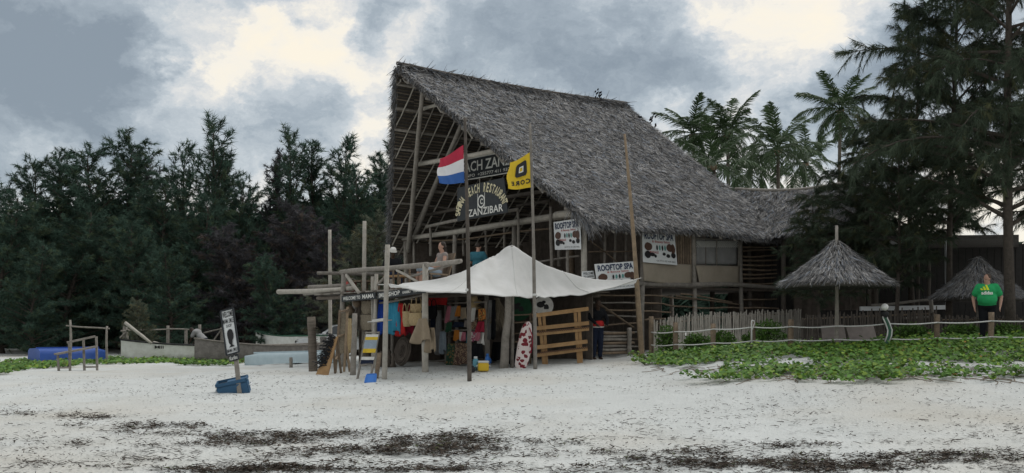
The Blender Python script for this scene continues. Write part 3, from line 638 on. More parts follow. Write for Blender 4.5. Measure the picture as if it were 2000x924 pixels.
def tone(rng, n, lo=.35, hi=1.7): c = rng.uniform(lo, hi, n)[:, None] * np.array([[1., 1., 1.]]); k = rng.random(n) < .2; c[k] *= np.array([.85, .95, 1.1]); return c
HOUSE = thing('restaurant', BL(4.5, 5.5, -1.0), 'two-storey thatched beach restaurant with a tall open forward-leaning gable', 'building')
def roof():
    mb = MB(); nw, nq = 26, 44; roofp = None
    for side in (-1, 1):
        top = [[roof_pt(side, i / nw, j / nq) for j in range(nq + 1)] for i in range(nw + 1)]
        bot = [[roof_pt(side, i / nw, j / nq, -.20) for j in range(nq + 1)] for i in range(nw + 1)]
        mb.sheet(top); mb.sheet(bot)
        for i in range(nw): mb.quad(top[i][0], top[i + 1][0], bot[i + 1][0], bot[i][0]); mb.quad(top[i][-1], top[i + 1][-1], bot[i + 1][-1], bot[i][-1])
        for j in range(nq): mb.quad(top[-1][j], top[-1][j + 1], bot[-1][j + 1], bot[-1][j])
    hip = []
    for i in range(nw + 1):
        w = i / nw; a = roof_pt(-1, w, 1, -.02); b = roof_pt(1, w, 1, -.02); hip.append([a.lerp(b, k / 8) for k in range(9)])
    mb.sheet(hip)
    RF = mb.build('roof', 'thatch_base', HOUSE, True)
    rng = np.random.default_rng(21)
    def fn(side):
        def f(a, b):
            w = a ** .8; q = b; P = np.array([roof_pt(side, float(x), float(y))[:] for x, y in zip(w, q)])
            e = np.array([roof_pt(side, min(float(x) + .02, 1.02), float(y))[:] for x, y in zip(w, q)]); Dn = unit(e - P); Nn = unit(np.cross(np.tile(np.array(U[:]), (len(P), 1)), Dn)); Nn *= np.sign(Nn[:, 2:3]); return P, Dn, Nn
        return f
    n = 90000; q = thatch_blades(fn(-1), n, .26, .027, rng, .035, .72); tag(np_mesh('thatch', q, 4, 'thatch', RF, col=tone(rng, n, .14, 1.95)), kind='stuff')
    n = 5000; q = thatch_blades(fn(1), n, .5, .06, rng, .05, .4); tag(np_mesh('thatch', q, 4, 'thatch', RF, col=tone(rng, n)), kind='stuff')
    # shaggy eave and verge fringes
    def fringe(pts, dirs, n, L, wd, name='fringe'):
        i = rng.integers(0, len(pts) - 1, n); f = rng.random(n)[:, None]; A = np.array([p[:] for p in pts]); P = A[i] * (1 - f) + A[i + 1] * f; P = P + rng.normal(0, .035, (n, 3))
        D = unit(np.array(dirs)[None, :] + rng.normal(0, .28, (n, 3))); Wd = unit(np.cross(D, rng.normal(0, 1, (n, 3))))
        tag(np_mesh(name, blades(P, D, Wd, rng.uniform(.4, 1.2, n) * L, rng.uniform(.5, 1.2, n) * wd, .25), 4, 'thatch', RF, col=tone(rng, n, .3, 1.5)), kind='stuff')
    eave = [roof_pt(-1, 1, j / 40, -.06) for j in range(41)]; vn = np.array((-V)[:]); fringe(eave, vn * .6 + np.array([0, 0, -.7]), 4600, .20, .028)
    verge = [roof_pt(-1, i / 30, 0, -.06) for i in range(31)]; un = np.array((-U)[:]); fringe(verge, vn * .6 + un * .25 + np.array([0, 0, -.8]), 3000, .20, .026)
    verge2 = [roof_pt(1, i / 30, 0, -.08) for i in range(31)]; fringe(verge2, -vn * .35 + un * .35 + np.array([0, 0, -.9]), 2600, .34, .03)
    fringe([roof_pt(1, 1, j / 20, -.06) for j in range(8)], -vn * .3 + np.array([0, 0, -.9]), 700, .4, .03)
    corner = [roof_pt(-1, .9 + .1 * i / 6, 0, -.1) for i in range(7)]; fringe(corner, vn * .5 + un * .1 + np.array([0, 0, -.8]), 260, .62, .022)
    ridge = [roof_pt(-1, 0, j / 20, .05) for j in range(21)]; fringe(ridge, vn * .7 + np.array([0, 0, -.45]), 1500, .45, .035); fringe(ridge, np.array([.3, 0, .7]), 60, .30, .02)
    c = MB(); c.tube([p + Vector((0, 0, .03)) for p in ridge], .06, 6, .1); c.build('ridge_pole', 'pole_dark', RF, True)
    # battens and rafters of both slopes, seen from below through the open gable
    for side in (1, -1):
        for k in range(10):
            w = .05 + .93 * k / 9 + random.uniform(-.012, .012); m = MB(); pts = [roof_pt(side, w, q, -.27) for q in np.linspace(.0, .97, 10)]; m.tube(pts, [.05 * random.uniform(.85, 1.15) for _ in pts], 6); m.build('purlin', 'pole_grey', RF, True)
        for k in range(18):
            s = -3.1 + 9.0 * k / 17 + random.uniform(-.08, .08); wm = min(.98, (s + 3.25) / 3.03); m = MB()      # rafters run square to the ridge, cut off by the leaning verge
            pts = [roof_pt(side, w, (s + random.uniform(-.03, .03) - (S_TIP + (S_FOOT - S_TIP) * w)) / ((S_RID + (S_END - S_RID) * w) - (S_TIP + (S_FOOT - S_TIP) * w)), -.345) for w in np.linspace(.01, wm, 6)]; m.tube(pts, [.028 * random.uniform(.8, 1.2) for _ in pts], 5); m.build('rafter', 'pole_pale' if k % 3 else 'pole_grey', RF, True)
        g2 = np.random.default_rng(3); m = MB()
        for k in range(62):                                       # the stitched palm-leaf rows on the underside
            w = .012 + .98 * k / 61
            for a in range(14):
                q0 = a / 14; m.col = (random.uniform(.5, 1.5),) * 3; p = [roof_pt(side, w + random.uniform(-.003, .003), q0 + dq, -.215) for dq in (0, .068)]; m.bar(p[0], p[1], .055, .025)
        tag(m.build('leaf_rows', 'thatch_under', RF, colors=True), kind='stuff')
    # twigs sprouting from the ridge
    for (px, py, h, s0) in ((1165, 192, .55, 5.0), (1243, 232, .3, 6.6), (1272, 250, .75, 7.2)):
        p = PL(px, py + 14, s0); m = MB(); m.tube([p, p + Vector((-.05, 0, h * .5)), p + Vector((.08, 0, h))], [.014, .01, .006], 5)
        for k in range(14): a = random.uniform(0, 6.3); b = p + Vector((math.cos(a) * .11 + .03, math.sin(a) * .1, h * random.uniform(.3, 1.05))); m.quad(b, b + Vector((.06, .01, .03)), b + Vector((.07, .0, .1)), b + Vector((.01, .02, .08)))
        m.build('sprouting_twig', 'casuarina_brown', RF)
    return RF
ROOF = roof()
def hp(name, a, b, r0, r1=None, m='pole_grey', parent=None, **k):
    mb = MB(); mb.pole(a, b, r0, r1, **k); return mb.build(name, m, parent or HOUSE, True)
ZF = 1.27
def structure():
    # corner and wall posts of the long side, and behind
    for s, r in ((0, .10), (2.36, .085), (4.6, .08), (6.85, .075), (9.0, .075)):
        g = BL(s, 0, 0); hp('post', Vector((g.x, g.y, gz(g.x, g.y) - .3)), BL(s, 0, 3.25), r * 1.1, r * .9, 'pole_pale' if s < 1 else 'pole_grey')
    for s, t in ((0, 3.6), (0, 7.3), (0, 11.0), (4.6, 11), (9, 11), (9, 5.5)):
        g = BL(s, t, 0); hp('post', Vector((g.x, g.y, gz(g.x, g.y) - .3)), BL(s, t, 3.3), .09, .08, 'pole_grey')
    hp('post', BL(4, 5.5, -1.0), BL(4, 5.5, 8.1), .13, .1, 'pole_brown')
    # floor with joists, thick edge log
    mb = MB(); mb.panel(BL(0, 0.02, ZF - .1), BL(9, 0.02, ZF - .1), BL(9, 11, ZF - .1), BL(0, 11, ZF - .1), .08, (0, 0, 1)); mb.build('floor', 'plank_dark', HOUSE)
    hp('beam', BL(-.5, -.12, ZF), BL(4.8, -.12, ZF + .0), .085, .08, 'pole_grey'); hp('beam', BL(4.4, -.13, ZF + .03), BL(9.5, -.13, ZF + .04), .08, .065, 'pole_grey')
    hp('beam', BL(-.2, -.06, 3.1), BL(9.1, -.06, 3.06), .07, .07, 'pole_dark')
    # plank walls in the dark inside: each board one piece
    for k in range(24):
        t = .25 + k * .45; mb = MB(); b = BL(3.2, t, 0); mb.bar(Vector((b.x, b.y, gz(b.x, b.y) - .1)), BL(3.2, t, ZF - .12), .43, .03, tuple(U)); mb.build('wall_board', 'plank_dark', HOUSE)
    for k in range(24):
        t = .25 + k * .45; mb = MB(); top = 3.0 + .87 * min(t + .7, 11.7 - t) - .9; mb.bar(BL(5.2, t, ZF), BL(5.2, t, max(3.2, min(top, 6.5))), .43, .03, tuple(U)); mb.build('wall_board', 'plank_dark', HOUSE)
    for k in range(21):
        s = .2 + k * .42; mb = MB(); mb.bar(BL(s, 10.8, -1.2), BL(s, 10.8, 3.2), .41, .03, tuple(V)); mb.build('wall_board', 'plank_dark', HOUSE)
    # lower storey: crooked rails between the posts
    lower = [(1250, 578, 1352, 585), (1252, 591, 1300, 594), (1300, 595, 1350, 600), (1320, 578, 1450, 596), (1352, 600, 1450, 602), (1445, 586, 1535, 582), (1448, 602, 1540, 604), (1255, 608, 1310, 610), (1258, 625, 1300, 622), (1330, 574, 1430, 590), (1445, 618, 1530, 616), (1350, 622, 1445, 620)]
    for a, b, c, d in lower: hp('rail', SW(a, b, -.02), SW(c, d, -.02), .032, .022, 'pole_brown', bend=.02)
    for k in range(9): hp('rail', BL(.1, .05, -.85 + k * .22 + random.uniform(-.03, .03)), BL(2.4, .05, -.85 + k * .22 + random.uniform(-.05, .05)), .03, .025, 'pole_grey' if k % 2 else 'pole_brown', bend=.015)
    # upper storey, long side: open log bay
    for k in range(9): hp('rail', SW(1442, 482 + k * 8.9, .02), SW(1532, 480 + k * 9.0 + random.uniform(-1, 1), .02), .036, .026, 'pole_brown', bend=.02)
    for px in (1180, 1200, 1222): hp('post', SW(px, 560, .8), SW(px + 2, 452, .8), .045, .035, 'pole_grey')
    hp('rail', SW(1150, 492, .6), SW(1245, 489, .6), .025, .02, 'pole_brown'); hp('rail', SW(1152, 470, .5), SW(1215, 520, .5), .02, .02, 'pole_brown')
    hp('rail', SW(1168, 592, -.1), SW(1238, 640, -.1), .035, .03, 'pole_brown', bend=.006)
    # canvas panels, board strip, lattice window
    def cloth_panel(name, a, b, c, d, m, t, amp, label=None):
        g = []
        for i in range(9):
            row = []
            for j in range(17):
                f, h = j / 16, i / 8; px = (a[0] * (1 - f) + b[0] * f) * (1 - h) + (d[0] * (1 - f) + c[0] * f) * h; py = (a[1] * (1 - f) + b[1] * f) * (1 - h) + (d[1] * (1 - f) + c[1] * f) * h
                p = SW(px, py, t); row.append(p - V * amp * (math.sin(f * 9 + h * 2) * .5 + math.sin(f * 4.1 + 1) + h * .8 * math.sin(f * 6)))
            g.append(row)
        mb = MB(); mb.sheet(g, .012, tuple(V)); o = mb.build(name, m, HOUSE, True)
        if label: o['label'] = label
    cloth_panel('canvas_panel', (1254, 512), (1353, 517), (1353, 561), (1256, 549), 'tan_canvas', -.10, .03)
    cloth_panel('canvas_panel', (1358, 519), (1446, 520), (1446, 559), (1366, 561), 'tan_canvas', -.10, .035)
    for k in range(7):
        px = 1321 + k * 4.6; mb = MB(); mb.bar(SW(px, 519, -.02), SW(px, 446, -.02), .066, .02, tuple(V)); mb.build('wall_board', 'pole_brown', HOUSE)
    cloth_panel('window_cloth', (1360, 466), (1441, 470), (1441, 517), (1360, 516), 'lattice_cloth', .06, .01)
    lat = MB()
    for k in range(22): f = k * 3.8; lat.bar(SW(1360 + f, 471, .02), SW(1360 + min(f + 12, 82), 471 + min(12, 82 - f), .02), .012, .012); lat.bar(SW(1360 + f, 471, .02), SW(1360 + max(f - 12, 0), 471 + min(12, f), .02), .012, .012)
    lat.build('window_lattice', 'white_paint', HOUSE)
    for px in (1359, 1400, 1442): hp('window_bar', SW(px, 466, .0), SW(px, 521, .0), .022, .022, 'pole_grey')
    hp('window_bar', SW(1356, 519, -.01), SW(1446, 521, -.01), .03, .025, 'pole_grey'); hp('window_bar', SW(1356, 466, -.01), SW(1446, 470, -.01), .03, .025, 'pole_grey')
    # the gable: main log, second rail, struts, tie beams
    hp('beam', PL(786, 466, -.05), PL(1136, 416, -.05), .085, .12, 'pole_pale', bend=.005)
    hp('beam', PL(1085, 421, -.12), PL(1142, 414, -.12), .12, .13, 'pole_pale', bend=.003)
    hp('beam', PL(833, 443, -.35), PL(1012, 409, -.35), .06, .06, 'pole_grey', bend=.006)
    hp('strut', PL(797, 490, -.05), PL(826, 172, -2.75), .10, .075, 'pole_grey', bend=.004); hp('strut', PL(808, 468, .1), PL(906, 233, -1.75), .10, .07, 'pole_grey', bend=.006)
    hp('strut', PL(822, 470, 1.6), PL(940, 250, .8), .07, .06, 'pole_brown', bend=.006)
    hp('tie_beam', PL(816, 321, -1.3), PL(982, 291, -1.3), .085, .085, 'pole_pale', bend=.006); hp('tie_beam', PL(824, 214, -2.2), PL(864, 202, -2.2), .06, .06, 'pole_pale')
    hp('tie_beam', BL(.2, 1.2, 4.2), BL(.2, 9.8, 4.2), .07, .07, 'pole_dark'); hp('tie_beam', BL(2.0, 2.4, 5.2), BL(2.0, 8.6, 5.2), .07, .07, 'pole_dark')
    for a, b, c, d, s in ((840, 440, 841, 500, -.3), (1011, 408, 1012, 520, -.3), (1076, 404, 1078, 530, -.2), (1091, 430, 1092, 520, .4), (808, 470, 809, 515, 0), (948, 440, 950, 505, 1.2), (905, 448, 906, 500, .8), (985, 430, 986, 505, 1.0), (1108, 480, 1110, 560, -.1)):
        hp('post', PL(c, d, s), PL(a, b, s), .055, .045, 'pole_grey')
    hp('rail', PL(835, 470, .3), PL(1080, 446, .3), .035, .03, 'pole_brown'); hp('rail', PL(1010, 515, .1), PL(1130, 500, .1), .04, .035, 'pole_grey'); hp('rail', PL(1010, 402, .6), PL(1075, 392, .6), .05, .05, 'pole_dark')
    # stacked timber seat under the house, by the corner
    for k in range(7): hp('stacked_log', SW(1172 + (k % 2) * 4, 690 - k * 6.5, -.75), SW(1238 - (k % 3) * 5, 689 - k * 6.5, -.75), .045, .04, 'pole_grey' if k % 3 else 'pole_brown', bend=.01)
    hp('post', SW(1229, 690, -.85), SW(1229, 640, -.85), .07, .07, 'pole_grey')
structure()
# tall leaning pole by the corner
b = G(1255, 697); mb = MB(); mb.pole(b - Vector((0, 0, .3)), W(1220, 262, b.y - .2), .09, .035, .006, 8, 14, .07); tag(mb.build('pole', 'pole_orange', None, True, loc=b), 'tall leaning orange-brown pole rising past the thatched eave', 'pole')

# ---------------------------------------------------------------- annexe behind with sagging thatch
def annexe():
    A = W(1436, 372, 36.0); Bq = W(1702, 349, 33.0); n = 20; r = thing('thatched_annexe', DR((10.5, 33.5)), 'long low annexe with sagging thatched roof behind the restaurant', 'building')
    hz = Vector((Bq.x - A.x, Bq.y - A.y, 0)).normalized(); dn = Vector((hz.y, -hz.x, 0)) if hz.y < 0 else Vector((-hz.y, hz.x, 0))
    dn = Vector((hz.y, -hz.x, 0)); dn = dn if dn.y < 0 else -dn
    def pt(w, q, side=1, dz=0): p = A.lerp(Bq, q); return p + dn * (2.5 * w * side) + Vector((0, 0, -1.75 * w - .22 * math.sin(math.pi * q) + dz))
    mb = MB()
    for side in (1, -1): mb.sheet([[pt(i / 10, j / n, side) for j in range(n + 1)] for i in range(11)]); mb.sheet([[pt(i / 10, j / n, side, -.18) for j in range(n + 1)] for i in range(11)])
    rf = mb.build('roof', 'thatch_base', r, True); rng = np.random.default_rng(22)
    def f(a, b):
        P = np.array([pt(float(x), float(y))[:] for x, y in zip(a, b)]); Dn = unit(np.array((dn * 2.5 + Vector((0, 0, -1.75)))[:]))[None, :] * np.ones((len(P), 1)); Nn = unit(np.cross(np.array(hz[:])[None, :], Dn)); Nn *= np.sign(Nn[:, 2:3]); return P, Dn, Nn
    m = 11000; tag(np_mesh('thatch', thatch_blades(f, m, .42, .04, rng), 4, 'thatch', rf, col=tone(rng, m, .3, 1.5)), kind='stuff')
    c = MB(); c.tube([pt(0, j / n, 1, .05) for j in range(n + 1)], .07, 6); c.build('ridge_pole', 'pole_grey', rf, True)
    for q in (.03, .3, .55, .8, .98): p = pt(.85, q); m_ = MB(); m_.pole(Vector((p.x, p.y, gz(p.x, p.y) - .2)), p - Vector((0, 0, .15)), .09, .08); m_.build('post', 'pole_dark', r, True)
    for k in range(30): p = pt(.25, .02 + .96 * k / 29); m_ = MB(); m_.bar(Vector((p.x, p.y, gz(p.x, p.y) - .1)), Vector((p.x, p.y, p.z - .4)), .2, .03, tuple(dn)); m_.build('wall_board', 'plank_dark', r)
annexe()

# ---------------------------------------------------------------- hand-painted boards and banners (each a thing)
def board(name, label, cat, corners, m, th=.03, frame=None, loc=None):
    """corners tl,tr,br,bl in world -> root thing with panel; returns (root, xd, up, bl)"""
    tl, tr_, br, bl = corners; c = (bl + br) / 2; r = thing(name, c, label, cat); nrm = (br - bl).cross(tl - bl).normalized(); mb = MB(); mb.sheet([[tl.lerp(tr_, k / 6) for k in range(7)], [bl.lerp(br, k / 6) for k in range(7)]], th, tuple(-nrm)); mb.build('panel', m, r)
    if frame:
        for a, b in ((tl, tr_), (tr_, br), (br, bl), (bl, tl)): q = MB(); q.bar(a + nrm * .01, b + nrm * .01, frame[1], .03, tuple(nrm)); q.build('frame_bar', frame[0], r)
    return r, nrm
def uv(corners, x, y):
    tl, tr_, br, bl = corners; return bl.lerp(br, x).lerp(tl.lerp(tr_, x), y)
def put_text(r, cs, body, x0, x1, y0, y1, m, bold=.02, mirror=False, name='lettering', off=.012):
    a = uv(cs, x0, y0); xd = uv(cs, x1, y0) - a; up = uv(cs, x0, y1) - a; letter(body, a, xd, up, up.length, xd.length, m, r, name, bold, off, mirror)
def picture_blob(r, cs, x, y, rx, ry, m, name='picture', off=.014, n=14, rot=0):
    mb = MB(); c = uv(cs, x, y); ex = uv(cs, x + rx, y) - c; ey = uv(cs, x, y + ry) - c; nr = ex.cross(ey).normalized(); mb.quad(*[c + ex * math.cos(2 * math.pi * k / n) * random.uniform(.9, 1.05) + ey * math.sin(2 * math.pi * k / n) * random.uniform(.9, 1.05) + nr * off for k in range(n)]); return mb.build(name, m, r)
def signs():
    s = .6; cs = [PL(885, 317, s), PL(1046, 284, s), PL(1046, 329, s), PL(885, 356, s)]
    r, nr = board('signboard', 'long black board lettered in white hanging under the gable tie beam', 'sign', cs, 'board_black', .03, ('white_paint', .035))
    put_text(r, cs, 'BEACH ZANZIBAR', .045, .97, .36, .86, 'white_paint', .015); put_text(r, cs, 'INFO  +255777 411 937', .17, .72, .10, .25, 'white_paint', .012)
    for x in (.12, .5, .85): mb = MB(); p = uv(cs, x, 1); mb.bar(p, p + Vector((0, 0, .35)), .012); mb.build('hanger', 'pole_grey', r)
    s = -1.6; cs = [PL(893, 367, s), PL(984, 347, s), PL(991, 415, s), PL(893, 432, s)]
    r, nr = board('signboard', 'square black board with arched cream lettering below the long board', 'sign', cs, 'board_black', .03)
    put_text(r, cs, 'ZANZIBAR', .24, .93, .06, .27, 'white_paint', .012)
    body = 'SAFINA BEACH RESTAURANT'; mb = MB(); n = len(body)
    for i, ch in enumerate(body):
        if ch == ' ': continue
        mb = MB()
        f = (i + .5) / n; a = math.pi * (1.02 - 1.0 * f); cx, cy = .50 + .43 * math.cos(a), .20 + .52 * math.sin(a); x = Vector((math.sin(a), -math.cos(a) * .9, 0)); c = uv(cs, cx, cy)
        ex = (uv(cs, cx + .1, cy) - c).normalized(); ey = (uv(cs, cx, cy + .1) - c).normalized(); xd = (ex * x.x + ey * x.y).normalized(); up = nr.cross(xd).normalized(); letter(ch, c - xd * .06, xd, up, .29, .125, mb=mb, bold=.025); mb.build('letter', 'cream_paint', r)
    ring = MB(); c = uv(cs, .52, .45); ex = (uv(cs, .62, .45) - c).normalized(); ey = nr.cross(ex)
    def arc(cc, r0, r1, a0, a1):
        m = 18
        for k in range(m):
            a, b_ = a0 + (a1 - a0) * k / m, a0 + (a1 - a0) * (k + 1) / m
            ring.quad(*[cc + (ex * math.cos(q) + ey * math.sin(q)) * rr + nr * .014 for q, rr in ((a, r0), (b_, r0), (b_, r1), (a, r1))])
    arc(c, .16, .21, 0, 6.3); arc(c + ex * .03, .055, .09, .5, 5.5); 
    for dx in (-.2, .2): ring.bar(c + ex * dx - ey * .26 + nr * .016, c + ex * dx + ey * .26 + nr * .016, .018, .006, tuple(nr))
    ring.build('emblem', 'white_paint', r)
    mb = MB(); p = uv(cs, .5, 1); mb.bar(p, p + Vector((0, 0, .16)), .02); mb.build('hanger', 'pole_grey', r)
    # spa banners
    def spa(cs, label):
        r, nr = board('banner', label, 'banner', cs, 'banner_white', .008)
        put_text(r, cs, 'ROOFTOP SPA', .06, .94, .72, .95, 'ink_navy', .03); put_text(r, cs, '& Beauty Salon', .28, .82, .61, .70, 'ink_red', .01)
        for x, y, a, b_ in ((.16, .50, .12, .13), (.80, .50, .10, .12), (.90, .47, .07, .15)): picture_blob(r, cs, x, y, a, b_, 'ink_brown')
        for x, y, a, b_ in ((.14, .25, .09, .12), (.90, .28, .07, .09), (.27, .26, .08, .06), (.74, .25, .06, .06), (.62, .30, .05, .05), (.36, .22, .04, .05)): picture_blob(r, cs, x, y, a, b_, 'ink_black')
        for x in (.42, .50, .58, .66): picture_blob(r, cs, x, .48, .026, .085, 'ink_teal' if x in (.5, .66) else 'ink_black')
        put_text(r, cs, 'MASSAGE', .20, .46, .30, .37, 'ink_red', .01); put_text(r, cs, '+255 777 411 937  HAIR  NAILS', .38, .95, .06, .11, 'ink_black', .0)
    spa([SW(1254, 449, -.22), SW(1317, 453, -.22), SW(1323, 518, -.22), SW(1256, 512, -.22)], 'white spa banner on the upper wall above the tan canvas')
    spa([SW(1161, 516, -.45), SW(1240, 510, -.45), SW(1243, 561, -.45), SW(1168, 569, -.45)], 'white spa banner tied to the rail beside the tall leaning pole')
    spa([PL(1081, 434, -.25), PL(1133, 426, -.25), PL(1135, 487, -.25), PL(1084, 488, -.25)], 'shaded spa banner hanging under the gable log by the corner post')
    cs = [SW(1137, 530, -.35), SW(1159, 529, -.35), SW(1162, 543, -.35), SW(1137, 546, -.35)]; r, nr = board('small_sign', 'small white welcome sign on the corner post above the tarp edge', 'sign', cs, 'banner_white', .015); put_text(r, cs, 'WELCOME', .08, .92, .55, .85, 'ink_black', .01); put_text(r, cs, 'TO SAFINA', .1, .9, .15, .42, 'ink_black', .01)
signs()

# ================================================================ SHOP STALL UNDER THE DECK
SS = -6.0
def gp(px, s, dz=-.2):
    p = PL(px, 640, s); return Vector((p.x, p.y, gz(p.x, p.y) + dz))
STALL = thing('shop_stall', gp(780, -4.5, 0), 'weathered driftwood shop stall with an open deck on top before the gable', 'stall')
def sp(name, a, b, r0, r1=None, m='pole_grey', **k): return hp(name, a, b, r0, r1, m, STALL, **k)
ZD = .92
def stall():
    for px, s, top, r in ((672, SS, 530, .085), (735, SS, 535, .06), (727, SS + .12, 540, .05), (831, SS, 516, .09), (764, SS + .7, 545, .05), (950, -3.6, 560, .075), (891, -3.6, 560, .06), (690, -3.4, 560, .07), (775, -2.0, 560, .07), (880, -1.6, 560, .07), (1000, -1.6, 560, .07)):
        sp('post', gp(px, s), PL(px, top, s), r, r * .9, 'pole_pale' if px in (735, 831, 727) else 'pole_grey')
    # deck joists and planks
    def q(px, s, z): p = PL(px, 600, s); return Vector((p.x, p.y, EYE + z))
    for k in range(30):
        t = -1.2 + k * .235; mb = MB(); mb.bar(BL(-6.1, t, ZD + .02), BL(-.12, t, ZD + .02), .22, .04, (0, 0, 1)); mb.build('deck_plank', 'pole_grey' if k % 3 else 'plank_dark', STALL)
    for s in (-5.9, -4.3, -2.6, -.5): sp('joist', BL(s, -1.3, ZD - .08), BL(s, 5.9, ZD - .08), .06, .06, 'plank_dark')
    # railings
    sp('rail', PL(666, 532, SS), PL(836, 517, SS), .075, .07, 'pole_grey', bend=.004); sp('rail', PL(826, 519, SS), PL(900, 510, SS), .055, .055, 'pole_grey', bend=.004)
    sp('rail', BL(-6, 5.7, 1.62), BL(-.2, 5.7, 1.62), .055, .05, 'pole_grey'); sp('rail', PL(800, 541, SS - .03), PL(900, 512, SS + .2), .035, .03, 'pole_grey')
    sp('brace', PL(677, 537, SS - .06), PL(703, 575, SS - .06), .055, .05, 'pole_pale'); sp('brace', PL(738, 556, SS - .05), PL(756, 536, SS - .05), .04, .035, 'pole_grey'); sp('brace', PL(775, 528, SS - .05), PL(815, 550, SS - .05), .035, .035, 'pole_pale')
    for px in (751, 758, 768, 778, 800): sp('baluster', PL(px, 570, SS + .1), PL(px, 524, SS + .1), .03, .028, 'pole_grey' if px % 2 else 'pole_brown')
    # beams that stick out past the stall
    sp('beam', PL(544, 570, -5.9), PL(690, 563, -5.9), .085, .075, 'pole_pale', bend=.006); sp('beam', PL(604, 561, -5.5), PL(690, 557, -5.5), .07, .07, 'pole_grey', bend=.004); sp('beam', PL(594, 575, -5.2), PL(690, 566, -5.2), .05, .05, 'pole_grey')
    sp('beam', PL(664, 580, SS + .02), PL(838, 563, SS + .02), .06, .06, 'plank_dark'); sp('beam', PL(742, 592, SS + .1), PL(836, 574, SS + .1), .03, .03, 'pole_grey')
    # back and side walls: boards
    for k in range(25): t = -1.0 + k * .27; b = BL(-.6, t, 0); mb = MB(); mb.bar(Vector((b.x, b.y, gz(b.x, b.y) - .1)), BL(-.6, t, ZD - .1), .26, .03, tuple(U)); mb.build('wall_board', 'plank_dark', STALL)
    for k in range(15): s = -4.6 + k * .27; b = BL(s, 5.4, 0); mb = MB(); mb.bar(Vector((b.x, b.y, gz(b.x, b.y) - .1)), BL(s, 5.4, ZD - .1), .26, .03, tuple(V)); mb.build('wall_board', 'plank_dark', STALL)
    # shop shelves inside
    for px0, px1, py, s in ((840, 945, 590, -3.2), (840, 945, 660, -3.2), (840, 945, 625, -3.1)): mb = MB(); mb.bar(PL(px0, py, s), PL(px1, py - 6, s), .3, .03, (0, 0, 1)); mb.build('shelf', 'plank_dark', STALL)
    mb = MB(); mb.bar(PL(846, 709, -3.0), PL(960, 700, -3.0), .5, .08, (0, 0, 1)); mb.build('plinth', 'plank_dark', STALL)
    # name boards
    for (a, b, c, d, items) in (((667, 578), (733, 571), (733, 584), (667, 590), (('WELCOME TO', .06, .58, .22, .78), ('MAMA', .64, .97, .2, .84))), ((737, 571), (830, 559), (830, 572), (737, 585), (('SMILE', .04, .20, .2, .8), ('SHOP', .26, .50, .2, .84), ('KARIBU', .56, .72, .3, .68), ('TEL 0777', .77, .97, .3, .7)))):
        cs = [PL(*p, SS - .12) for p in (a, b, c, d)]; nrm = (cs[2] - cs[3]).cross(cs[0] - cs[3]).normalized(); mb = MB(); mb.panel(*cs, .03, tuple(-nrm)); o = mb.build('name_board', 'board_black', STALL); o['label'] = 'narrow black name board with white capitals'
        for body, x0, x1, y0, y1 in items: put_text(o, cs, body, x0, x1, y0, y1, 'white_paint', .02)
stall()

# ---------------------------------------------------------------- free-standing poles
def pole(px, py, ptop, r0, r1, m, label, d=None, top_px=None, bend=.004, group=None):
    b = G(px, py) if d is None else DR(W(px, py, d)); mb = MB(); mb.pole(b - Vector((0, 0, .35)), W(top_px or px, ptop, b.y), r0, r1, bend, 8, 12, .05); o = mb.build('pole', m, None, True, loc=b); return tag(o, label, 'pole', group), b
pole(645, 700, 449, .085, .07, 'pole_pale', 'bare pale post standing in front of the white car', top_px=644)
pole(711, 712, 432, .075, .06, 'pole_pale', 'bare pale post rising behind the shop name board', d=28.5, top_px=712)
P755, B755 = pole(750, 741, 478, .065, .06, 'pole_pale', 'pale tarp pole standing before the shop name board', top_px=757)
P915, B915 = pole(917, 745, 231, .055, .035, 'pole_dark', 'dark slender flagpole carrying the red white and blue flag', top_px=908)
P1040, B1040 = pole(1046, 722, 241, .055, .03, 'pole_grey', 'grey slender flagpole carrying the yellow flag', top_px=1035)
b = G(612, 726); mb = MB(); mb.pole(b - Vector((0, 0, .3)), W(608, 619, b.y), .115, .11, .004, 10, 10, .06)
for k in range(18): mb.lathe([(.12, -.006), (.126, 0), (.12, .006)], b + Vector((0, 0, .08 + k * .065)), 10)
tag(mb.build('palm_stump', 'palm_trunk', None, True, loc=b), 'thick ringed palm trunk post beside the necklace board', 'post')
b = G(569, 718); mb = MB(); mb.pole(b - Vector((0, 0, .2)), W(568, 698, b.y), .055, .05, .01); tag(mb.build('stake', 'pole_grey', None, True, loc=b), 'short grey stake alone in the sand', 'stake')
b = G(689, 731); mb = MB(); mb.pole(b - Vector((0, 0, .3)), W(693, 612, b.y), .085, .07, .006, 8); tag(mb.build('driftwood_post', 'pole_grey', None, True, loc=b), 'grey driftwood post between woven bags and striped sling chair', 'post')
b = G(983, 719); mb = MB(); mb.tube([b - Vector((0, 0, .2)), W(986, 700, b.y), W(987, 660, b.y), W(992, 620, b.y), W(993, 575, b.y)], [.13, .12, .10, .085, .09], 8, .15); tag(mb.build('driftwood_post', 'pole_grey', None, True, loc=b), 'twisted driftwood trunk at the stall end by the floral board bag', 'post')

